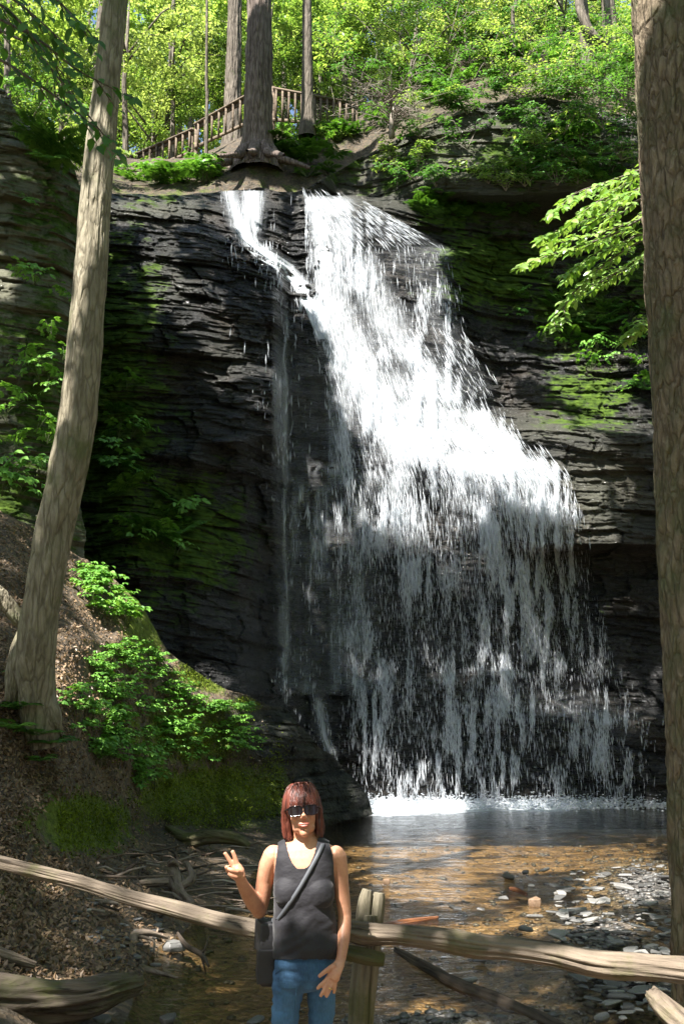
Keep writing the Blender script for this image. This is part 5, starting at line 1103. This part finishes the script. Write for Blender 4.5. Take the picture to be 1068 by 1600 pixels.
# tank top: the torso surface, offset, trimmed at neckline, armholes and hem
tm = remesh('top', tor, .0042, 26, None); me = tm.data
bm = bmesh.new(); bm.from_mesh(me); bm.normal_update()
off = {}
for v_ in bm.verts:
    px, py, _ = proj(np.array(v_.co)); t_ = max(0., min(1., (py-1400)/95.))
    fold = .0065*float(noise3(np.array([v_.co.x*16+v_.co.z*10]), np.array([v_.co.z*9.]), np.array([v_.co.y*8.]))[0])+.004*float(noise3(np.array([v_.co.x*30-v_.co.z*22]), np.array([v_.co.z*30.]))[0])
    off[v_] = v_.normal*(.010+.016*t_+fold*(.4+t_))
for v_, d in off.items(): v_.co += d
dead = []
for fc in bm.faces:
    c = fc.calc_center_median(); px, py, _ = proj(np.array(c)); fr = c.y < WY+.02
    px, py = float(px), float(py)
    nb_ = 1357 if fr else 1332
    u_ = (px-470.5)/(26.5 if fr else 28.)
    neck = abs(u_) < 1 and py < nb_-(nb_-1305)*(abs(u_)**2.6)
    armL = px < np.interp(py, [1315, 1325, 1340, 1360, 1384, 1392], [434, 433, 431, 428.5, 427, 420]); armR = px > np.interp(py, [1318, 1328, 1345, 1365, 1380, 1390], [515, 518, 521, 522, 523, 532])
    if neck or armL and py < 1388 or armR and py < 1386 or py > 1500 or py < 1309: dead.append(fc)
bmesh.ops.delete(bm, geom=dead, context='FACES')
for _ in range(4): bmesh.ops.smooth_vert(bm, verts=[v_ for v_ in bm.verts if v_.is_boundary], factor=.5, use_axis_x=True, use_axis_y=True, use_axis_z=True)
bmesh.ops.solidify(bm, geom=bm.faces[:], thickness=.003)
bm.to_mesh(me); bm.free(); me.polygons.foreach_set('use_smooth', np.ones(len(me.polygons), bool)); me.materials.clear(); me.materials.append(M['shirt'])
bvT = BVHTree.FromPolygons([v_.co.copy() for v_ in me.vertices], [tuple(p.vertices) for p in me.polygons])
_v = [v_.co.copy() for v_ in me.vertices]; _n = len(_v); bvB = BVHTree.FromPolygons(_v+[v_.co-WO.translation for v_ in body.data.vertices], [tuple(p.vertices) for p in me.polygons]+[tuple(i_+_n for i_ in p.vertices) for p in body.data.polygons])
me.transform(WO); tm.parent = wm
# jeans
jn = MB(); rows = []
for py, L_, R_, ry in reversed([(1480, 432, 522, .113), (1500, 428, 526, .121), (1520, 427, 526, .119), (1536, 428, 524, .108), (1545, 436, 518, .08)]):
    a, b = W(L_, py), W(R_, py); rows.append(((a+b)/2+Vector((0, .015, 0)), (b.x-a.x)/2, ry))
loft(jn, rows, 28, 2.4)
leg(jn, 452, 1520, 444.5, 1600, (.072, .0555, .053, .05), 0); leg(jn, 502, 1522, 502.5, 1600, (.066, .052, .05, .05), .04)
_jm = jn
jo = remesh('jeans', jn, .005, 4, M['denim'], None); 
_co = np.empty(len(jo.data.vertices)*3, np.float32); jo.data.vertices.foreach_get('co', _co); _co = _co.reshape(-1, 3); _nn = np.empty_like(_co).ravel(); jo.data.vertices.foreach_get('normal', _nn); _nn = _nn.reshape(-1, 3)
_d = .006*noise3(_co[:, 0]*10+_co[:, 2]*8, _co[:, 2]*22-_co[:, 0]*9, _co[:, 1]*8, 3)+.003*noise3(_co[:, 0]*30, _co[:, 2]*60, _co[:, 1]*20, 4); _co += _nn*_d[:, None]; jo.data.vertices.foreach_set('co', _co.ravel()); jo.data.update()
jo.data.transform(WO); jo.parent = wm
mb = MB()   # fly seam, pocket seams, side seam
def onsurf(o_bvh, px, py, lift=.002):
    o_ = Vector((0, 0, CAMH)); d = (W(px, py)-o_).normalized(); h = o_bvh.ray_cast(o_, d)
    return (h[0]-d*lift) if h[0] is not None else W(px, py, -.1)
bvJ = BVHTree.FromPolygons([v_.co-WO.translation for v_ in jo.data.vertices], [tuple(p.vertices) for p in jo.data.polygons])
for pts in ([(480, 1503), (481, 1515), (482, 1530)], [(463, 1545), (461, 1570), (460, 1598)], [(434, 1503), (438, 1514), (430, 1522)]):
    mb.tube([onsurf(bvJ, *p, .001) for p in pts], [.0022]*3, 6)
sm_ = mb.build('seam', M['denim']); sm_.data.transform(WO); sm_.parent = wm
for a in (a1, a2):
    mb = MB(); mb.ell(a+Vector((0, -.055, -.062)), (.046, .135, .04)); mb.ell(a+Vector((0, .02, -.03)), (.043, .055, .055)); o = remesh('shoe', mb, .006, 3, M['nylon']); o.data.transform(WO); o.parent = wm
# mouth
mb = MB(); mb.tube([HP(-.024, -.086, -.050), HP(-.012, -.0935, -.0515), HP(0, -.0955, -.0505), HP(.012, -.0935, -.0515), HP(.024, -.086, -.049)], [.001, .0032, .003, .0032, .001], 8)
mb.tube([HP(-.021, -.087, -.052), HP(-.010, -.0925, -.0595), HP(0, -.094, -.0608), HP(.010, -.0925, -.0595), HP(.021, -.087, -.051)], [.001, .0026, .003, .0026, .001], 8)
o = mb.build('lips', M['lips']); o.data.transform(WO); o.parent = wm
mb = MB(); mb.tube([HP(-.016, -.0895, -.0555), HP(0, -.0925, -.0565), HP(.016, -.0895, -.0555)], [.002, .0034, .002], 8); o = mb.build('teeth', M['teeth']); o.data.transform(WO); o.parent = wm
# sunglasses
mb = MB()
def lens(s_):
    n, k = 24, 5; V = [HP(s_*.034, -.1045, .004)]; 
    def pt(x, z): return HP(s_*.034+x, -.1045+.0026*((abs(s_*.034+x)/.03)**2.2), .004+z)
    V = [pt(0, 0)]
    for i in range(1, k+1):
        for j in range(n):
            a = 2*math.pi*j/n; ca, sa = math.cos(a), math.sin(a); r_ = i/k
            V.append(pt(.030*r_*math.copysign(abs(ca)**.62, ca), .0205*r_*math.copysign(abs(sa)**.62, sa)))
    t = [(0, 1+j, 1+(j+1) % n) for j in range(n)]; q = [(1+i*n+j, 1+(i+1)*n+j, 1+(i+1)*n+(j+1) % n, 1+i*n+(j+1) % n) for i in range(k-1) for j in range(n)]
    base = mb.n; mb.add([tuple(p) for p in V], q); mb.F.setdefault(3, []).append(np.array(t)+base)
    rim = V[1+(k-1)*n:]; rim_ = rim+[rim[0]]
    return rim_
sg = empty('sunglasses', (0, 0, 0)); sg.parent = wm; sg.location = hc+WO.translation
GO = Matrix.Translation(-hc)
for s_ in (-1, 1):
    mb = MB(); rim = lens(s_); o = mb.build('lens', M['lens']); o.data.transform(GO); o.parent = sg
    mb = MB(); mb.tube(rim, [.0022]*len(rim), 6, cap=False); mb.tube([HP(s_*.064, -.094, .014), HP(s_*.074, -.06, .012), HP(s_*.079, .01, .004)], [.004, .0035, .003], 8); o = mb.build('frame', M['lens']); o.data.transform(GO); o.parent = sg
mb = MB(); mb.tube([HP(-.008, -.1035, .014), HP(0, -.1045, .016), HP(.008, -.1035, .014)], [.003, .003, .003], 8); o = mb.build('bridge', M['lens']); o.data.transform(GO); o.parent = sg
# hair: cap plus strands
mb = MB(); E((0, .022, .030), (.0755, .094, .090), mb); E((0, .045, -.025), (.073, .060, .072), mb)
for s_ in (-1, 1): E((s_*.066, .012, -.035), (.016, .040, .062), mb)
rg = np.random.default_rng(3)
for k in range(1500):
    a = rg.uniform(-math.pi, math.pi); lay = rg.uniform(0, 1); ra, rb_, rc = .0775+.008*lay, .105+.008*lay, .090+.008*lay
    # a = 0 is forward (-Y)
    sx, sy = math.sin(a), -math.cos(a); front = abs(a) < .95
    zend = (.024+rg.normal(0, .004)) if abs(a) < .72 else (.005 if front and rg.uniform() < .35 else -.094+rg.normal(0, .008)-.004*math.cos(a))
    p0 = Vector((rg.normal(0, .012), rg.normal(0, .02), .027+rc)); pts = [HP(*p0)]
    ez = .027
    for i in range(1, 7):
        ph = math.pi/2*(1-i/6.*(1.0 if zend < .03 else .97)); r_ = math.cos(ph); z = ez+rc*math.sin(ph)
        if z < zend: break
        pts.append(HP(sx*ra*r_+p0.x*(1-r_), .014+sy*rb_*r_*.97+p0.y*(1-r_), z))
    if zend < 0:
        for z in np.linspace(ez-.02, zend, 6):
            f_ = (ez-z)/(ez+.118); w_ = 1+.05*math.sin(f_*3)-.16*max(0, f_-.75)
            fy = sy*rb_*.97
            if sy < 0: fy *= max(.35, 1-.75*f_**.6)
            pts.append(HP(sx*ra*w_*1.02+rg.normal(0, .0015), .014+fy+rg.normal(0, .0015), z))
    else:
        pts.append(HP(sx*ra*1.0, .014+sy*rb_*.985, zend+.008)); pts.append(HP(sx*ra*.99, .014+sy*rb_*.975, zend))
    if len(pts) > 2: mb.tube(pts, np.linspace(.0026, .0012, len(pts)), 4, cap=False)
o = mb.build('hair', M['hair']); o.data.transform(WO); o.parent = wm
# ring on the ring finger
mb = MB(); c = W(516, 1544, -.13); ax = (W(513, 1550, -.13)-W(517, 1541, -.13)).normalized(); q_ = ax.to_track_quat('Z', 'Y')
mb.tube([c+q_@Vector((.0102*math.cos(t_), .0102*math.sin(t_), 0)) for t_ in np.linspace(0, 6.283, 20)], [.002]*20, 6, cap=False); o = mb.build('ring', M['gold']); o.data.transform(WO); o.parent = wm
# crossbody bag
bg_ = empty('shoulder_bag', W(414, 1540, .02)); tag(bg_, 'black crossbody bag hanging at the woman hip with a grey strap over her chest', 'bag'); BO = Matrix.Translation(-bg_.location)
def bag_part(nm, c, sz, bev, mat):
    bm = bmesh.new(); bmesh.ops.create_cube(bm, size=1); bmesh.ops.scale(bm, vec=sz, verts=bm.verts); bmesh.ops.bevel(bm, geom=bm.edges[:], offset=bev, segments=4, affect='EDGES', profile=.6)
    mm = bpy.data.meshes.new(nm); bm.to_mesh(mm); bm.free(); mm.transform(Matrix.Translation(c)@Matrix.Rotation(R(14), 4, 'Z')@Matrix.Rotation(R(2), 4, 'Y')); mm.transform(BO); mm.materials.append(mat); return meobj(nm, mm, bg_)
bc = (W(419, 1440, .075)+W(418, 1536, .075))/2
bag_part('bag_body', bc, (.08, .15, .255), .02, M['nylon']); bag_part('flap', bc+Vector((-.004, -.012, .07)), (.086, .154, .13), .012, M['nylon']); bag_part('pocket', bc+Vector((-.002, -.088, -.04)), (.075, .02, .14), .008, M['nylon'])
pp = [(504, 1319), (502, 1323), (498, 1333), (492, 1345), (485, 1357), (478, 1370), (470, 1384), (462, 1397), (452, 1412), (443, 1425), (434, 1437)]
path = [onsurf(bvB, *p, .005) for p in pp]
path = [path[0]]+[(path[i-1]+path[i]*2+path[i+1])/4+Vector((0, -.002, 0)) for i in range(1, len(path)-1)]+[path[-1]]
path = [W(505, 1316, .10), W(505, 1314.5, .06)]+path+[W(429, 1440, -.03), W(424, 1438, .01)]
V = []; 
for i, p in enumerate(path):
    d = (path[min(i+1, len(path)-1)]-path[max(i-1, 0)]).normalized(); nrm = Vector((0, -1, .15)) if i > 2 else Vector((0, -.3, 1)); sd = d.cross(nrm).normalized()*.0085
    V += [p+sd, p-sd, p-sd+nrm*.0022, p+sd+nrm*.0022]
q = [(i*4+a, i*4+(a+1) % 4, i*4+4+(a+1) % 4, i*4+4+a) for i in range(len(path)-1) for a in range(4)]
st_ = mesh_np('strap', np.array([list(v_) for v_ in V]), q, M['strap'], None, False); st_.data.transform(BO); st_.parent = bg_
# ================================================================== SHADING CROWNS overhead, out of the frame
LIT = [ # px, py, rx, ry, lightness of the opening
 (820, 190, 160, 70, .7), (680, 190, 100, 50, .6), (950, 150, 70, 110, .7), 
 (100, 860, 90, 30, .45), (170, 900, 60, 30, .6), (40, 920, 60, 40, .5), (110, 1010, 40, 60, .5), (60, 1260, 60, 40, .6), (130, 1400, 60, 10, .5), (60, 1500, 40, 10, .5),
 (530, 390, 60, 90, 1), (600, 480, 90, 110, 1), (640, 620, 95, 100, 1), (630, 370, 80, 60, 1), (720, 650, 80, 80, 1), (800, 735, 100, 60, 1), (850, 810, 45, 60, 1), (650, 760, 60, 60, .9), (700, 820, 120, 60, .75),
 (385, 330, 48, 45, 1), (435, 405, 45, 25, 1), (485, 460, 30, 50, 1), (252, 400, 22, 40, 1), (265, 460, 22, 40, .95), (310, 480, 45, 16, .9), (330, 530, 34, 26, .95), (365, 585, 34, 24, .95), (395, 640, 26, 20, .8), (420, 680, 20, 14, .5), (240, 330, 70, 14, .9), (475, 765, 30, 18, .9), (540, 860, 16, 10, .8),
 (810, 660, 70, 24, 1), (870, 700, 75, 20, 1), (930, 600, 60, 28, .9), (960, 650, 50, 20, .8), (880, 770, 60, 60, .95), (950, 760, 30, 50, .7), (900, 850, 70, 12, .95), (830, 575, 60, 14, .7), (900, 560, 50, 14, .8), (980, 560, 30, 14, .6),
 (690, 255, 60, 18, .8), (620, 290, 40, 10, .6), (760, 230, 40, 20, .6), (700, 325, 55, 26, .9), (850, 260, 60, 20, .5), (960, 190, 40, 30, .6), (990, 210, 20, 14, .8), (640, 295, 14, 6, .9),
 (640, 1262, 90, 9, .9), (820, 1256, 60, 6, .5), (620, 1316, 90, 6, 1), (780, 1312, 120, 6, 1), (960, 1300, 80, 6, .8), (840, 1336, 170, 6, 1), (640, 1356, 110, 5, 1), (680, 1380, 80, 6, 1), (580, 1345, 60, 5, .9), (930, 1322, 90, 5, .8),
 (990, 1372, 75, 34, 1), (900, 1412, 60, 8, .8), (950, 1445, 60, 8, .8), (1000, 1400, 50, 8, .7), (830, 1412, 16, 8, 1), (760, 1430, 50, 8, .8), (680, 1440, 50, 7, 1), (660, 1560, 30, 8, .7), (840, 1440, 14, 8, 1), (1000, 1500, 40, 8, .4), (750, 1400, 60, 5, .5),
 (265, 1478, 26, 6, .9), (200, 1385, 40, 5, .6), (410, 1425, 30, 8, 1), (100, 1385, 40, 5, .8), (110, 1540, 60, 6, .8), (30, 1575, 40, 8, .8), (345, 1385, 40, 5, .6), (240, 1460, 20, 5, .8), (330, 1355, 40, 8, .4),
 (300, 1052, 34, 9, 1), (335, 1075, 22, 8, 1), (378, 1095, 20, 7, 1), (455, 1165, 10, 26, .8), (230, 1120, 150, 85, 1), (150, 950, 40, 40, .3), (60, 880, 60, 30, .3), (60, 1000, 90, 60, .25), (60, 1230, 60, 40, .5), (200, 1100, 60, 30, .8), (130, 1290, 80, 40, .5), (170, 930, 50, 60, 1), (180, 970, 30, 30, .7), (320, 1240, 120, 45, .85), (30, 755, 50, 26, .9), (40, 600, 60, 90, .5), (50, 450, 60, 40, .5), (60, 250, 60, 40, .4), (60, 350, 50, 50, .4)]
def lit0(px, py):
    r_ = np.zeros_like(px, float)
    for cx, cy, rx, ry, v_ in LIT:
        q = ((px-cx)/rx)**2+((py-cy)/ry)**2; r_ = np.maximum(r_, v_*smooth(1.5, .8, q))
    return r_
def lit(px, py):
    r_ = lit0(px, py); on = (py > np.interp(px, SX, SY)) & (px < 420); nz = smooth(-.05, .2, noise3(px*.035, py*.05, seed=44))
    wl = (px < np.interp(py, EY, EX)) & (py < 820); nw = smooth(.0, .25, noise3(px*.03, py*.03, seed=45))
    return np.maximum(r_, np.maximum(nz*on*np.where(py < 1280, .6, np.where(px < 160, .4, .16)), .55*nw*wl))
LW = [(408, 1400, 13, 28, .75), (533, 1370, 8, 36, .6), (382, 1400, 12, 20, .7), (536, 1460, 8, 24, .5), (446, 1570, 16, 24, .5), (448, 1252, 18, 18, 1), (471, 1277, 8, 7, 1), (473, 1302, 9, 6, 1), (446, 1335, 26, 20, 1), (418, 1338, 13, 22, 1), (455, 1362, 30, 20, 1), (475, 1390, 38, 9, 1), (505, 1393, 20, 7, 1), (484, 1436, 16, 8, .9), (445, 1470, 12, 24, .5), (357, 1356, 14, 10, 1), (357, 1336, 12, 10, .7), (532, 1338, 8, 12, .8), (515, 1515, 14, 14, .4), (460, 1530, 12, 5, .9), (440, 1560, 14, 30, .4), (480, 1350, 26, 12, .9), (410, 1410, 10, 16, .4), (443, 1295, 6, 20, .7), (580, 1400, 20, 8, .8), (600, 1455, 26, 8, 1), (720, 1470, 60, 6, .8), (420, 1440, 20, 8, 1), (300, 1428, 60, 6, .6), (850, 1485, 60, 6, .4), (230, 1410, 40, 5, .4), (560, 1480, 6, 20, .3)]
def litw(px, py):
    r_ = np.zeros_like(px, float)
    for cx, cy, rx, ry, v_ in LW: r_ = np.maximum(r_, v_*(((px-cx)/rx)**2+((py-cy)/ry)**2 < 1.1))
    return r_
CL_ = []
def wom_Y(px, py):
    o_ = Vector((0, 0, CAMH)); out = np.full(len(px), 4.95)
    for i in range(len(px)):
        d = (at(px[i], py[i], 4.95)-o_).normalized(); h = bvB.ray_cast(o_, d)
        if h[0] is not None: out[i] = h[0].y
        elif py[i] < 1316 and 436 < px[i] < 504: out[i] = 4.86
    return out
def gobo(px, py, Y, size, zlo, zhi, fn, rmul=1.0, off=0.):
    P = atn(px, py, Y); n = len(px); d = proj(P)[2]; rp = size*.38*F/d*rmul
    L_ = fn(px, py)
    for a, b in ((1, 0), (-1, 0), (0, 1), (0, -1)): L_ = np.maximum(L_, fn(px+a*rp, py+b*rp*.55))
    keep = RNG.uniform(size=n) > L_
    zc = RNG.uniform(zlo, zhi, n); t_ = (zc-P[:, 2])/SUN[2]; C_ = P+SUN[None]*t_[:, None]
    x, y, dd_ = proj(C_); vis = (dd_ > 0) & (x > -60) & (x < 1130) & (y > -60) & (y < 1700)
    k = keep & ~vis & (t_ > 1.0); CL_.append((C_[k], np.full(k.sum(), size)))
def U(n, a, b): return RNG.uniform(a, b, n)
n = 42000; px, py = U(n, -30, 1100), U(n, 150, 1262); Y = surf_depth(px, py); k = py > np.interp(px, TOPX, TOPY)-10; k &= (py > 260) | (RNG.uniform(size=n) < .6)
gobo(px[k], py[k], Y[k], .26, 19, 24, lit)
n = 30000; X = U(n, -3.5, 7.5); Yg = U(n, 6.6, 23); p_, q_, _ = proj(np.stack([X, Yg, 0*X], 1)); k = (p_ > -20) & (p_ < 1085) & (q_ > 1240)
gobo(p_[k], q_[k], Yg[k], .22, 13, 17, lit)
n = 9000; px, py = U(n, -30, 540), U(n, 800, 1600); k = py > np.interp(px, SX, SY); Y = surf_depth(px, py); gobo(px[k], py[k], Y[k], .2, 14, 18, lit)
n = 3500; px, py = U(n, 975, 1075), U(n, -20, 1560); gobo(px, py, np.full(n, 5.8), .2, 11, 14, lambda a, b: np.zeros_like(a)+.05)
n = 3500; py = U(n, -20, 1150); px = np.interp(py, [-20, 150, 480, 820, 1080], [182, 166, 138, 98, 64])+U(n, -36, 40); gobo(px, py, np.full(n, 10.3), .16, 11, 14, lambda a, b: .12+.85*(a < np.interp(b, [-20, 150, 480, 820, 1080], [168, 152, 118, 78, 44]))*(b > 280)*(b < 640))
n = 5200; px, py = U(n, 335, 620), U(n, 1225, 1620); gobo(px, py, wom_Y(px, py), .08, 5.5, 7, litw, .7)
n = 3000; px, py = U(n, -20, 1080), U(n, 1320, 1540); gobo(px, py, np.full(n, 5.2), .12, 6, 7.5, litw, .8)
n = 2500; px, py = U(n, 800, 1010), U(n, 240, 520); gobo(px, py, np.full(n, 9.2), .15, 12, 14, lambda a, b: np.full_like(a, .93))
n = 2500; px, py = U(n, -20, 260), U(n, -20, 300); gobo(px, py, np.full(n, 6.2), .15, 10, 12, lambda a, b: np.full_like(a, .25))
n = 5000; px, py = U(n, 340, 520), U(n, -10, 300); gobo(px, py, np.full(n, 27.4), .25, 27, 29, lambda a, b: np.full_like(a, .12))
C_ = np.concatenate([a for a, b in CL_]); S_ = np.concatenate([b for a, b in CL_])
# openings: a leaf hanging on the sun's line to a sunlit spot is left out
from mathutils.kdtree import KDTree
ua = np.cross(SUN, [0, 0, 1.]); ua /= np.linalg.norm(ua); ub = np.cross(SUN, ua)
LP, LV = [], []
def lp(px, py, Y, v_):
    k = v_ > .05; P = atn(px[k], py[k], Y[k]); LP.append(P); LV.append(v_[k])
n = 60000; px, py = U(n, -20, 1080), U(n, 150, 1590); lp(px, py, surf_depth(px, py), lit(px, py))
n = 5000; px, py = U(n, 335, 620), U(n, 1225, 1620); lp(px, py, wom_Y(px, py), litw(px, py))
n = 5000; px, py = U(n, -20, 1080), U(n, 1320, 1540); lp(px, py, np.full(n, 5.2), litw(px, py))
n = 1500; px, py = U(n, 800, 1010), U(n, 240, 520); lp(px, py, np.full(n, 9.2), np.full(n, .95))
n = 900; px, py = U(n, 0, 200), U(n, -10, 250); lp(px, py, np.full(n, 6.2), np.full(n, .25))
n = 900; py = U(n, 250, 640); px = np.interp(py, [-20, 150, 480, 820, 1080], [168, 152, 118, 78, 44])-U(n, 0, 18); lp(px, py, np.full(n, 10.3), np.full(n, .9))
LP = np.concatenate(LP); LV = np.concatenate(LV); kd = KDTree(len(LP)); lu, lv_, lt = LP@ua, LP@ub, LP@SUN
for i in range(len(LP)): kd.insert((lu[i], lv_[i], 0), i)
kd.balance(); cu, cv, ct = C_@ua, C_@ub, C_@SUN; rr_ = RNG.uniform(size=len(C_)); ok = np.ones(len(C_), bool)
for i in range(len(C_)):
    best = 0
    for co, j_, dst in kd.find_range((cu[i], cv[i], 0), S_[i]*.5):
        if ct[i] > lt[j_]: best = max(best, LV[j_])
    ok[i] = rr_[i] >= best*1.05
C_ = C_[ok]; S_ = S_[ok]
TP = [(-11, -1.5, .3), (-13.5, 8, 2), (-15, 15, 3), (-16, 25, 7), (-6.5, -4, .4), (-19, 22, 5), (10.5, 5, .5), (13, 17, 2)]
dist = np.stack([np.hypot(C_[:, 0]-a, C_[:, 1]-b) for a, b, _ in TP]); who = dist.argmin(0)
lbs = ['tall tree left of the path whose crown shades the fence', 'tall tree on the left slope whose crown shades the creek', 'tall tree left of the gorge shading the left rock wall', 'tall tree on the left rim whose limbs reach over the falls', 'tall tree behind the path leaning its crown over the woman', 'tall tree far up the left rim shading the cliff', 'tall tree right of the rail fence shading the creek', 'tall tree right of the pool shading the falls']
for i, (a, b, z) in enumerate(TP):
    k = who == i
    if k.sum() < 10: continue
    Pk = C_[k]; nn = len(Pk); o0 = np.array([a, b, z]); r_ = empty('canopy_tree', (a, b, z)); tag(r_, lbs[i], 'tree')
    D = rnd_dirs(nn); D -= SUN[None]*(D@SUN)[:, None]*.8; N = SUN[None]+RNG.normal(0, .35, (nn, 3))
    V, q = leaf_arr(Pk-D/np.linalg.norm(D, axis=1)[:, None]*S_[k][:, None]*.5-o0, D, N, S_[k], S_[k]*.72)
    mesh_np('crown', V, q, M['leaf_mid'], r_)
    mb = MB(); zt = min(17, float(np.percentile(Pk[:, 2], 50))+(1 if i != 4 else -.5))-z; mb.tube([(0, 0, -1), (0, 0, zt*.4), (.2, .1, zt*.8), (.1, 0, zt)], [.32, .26, .2, .1], 12, wob=.08)
    rg = np.random.default_rng(i)
    near_ = np.argsort(np.hypot(Pk[:, 0]-a, Pk[:, 1]-b))[:max(20, nn//14)]
    for j in rg.choice(near_, 12):
        e = Pk[j]-o0; s0 = np.array([.15, .05, min(zt*.8, max(zt*.45, e[2]-3))]); mb.tube([s0, s0+(e-s0)*.5+np.array([0, 0, .5]), e], [.09, .05, .01], 6)
    mb.build('trunk', M['bark_bg'], r_)
print('canopy leaves', len(C_))
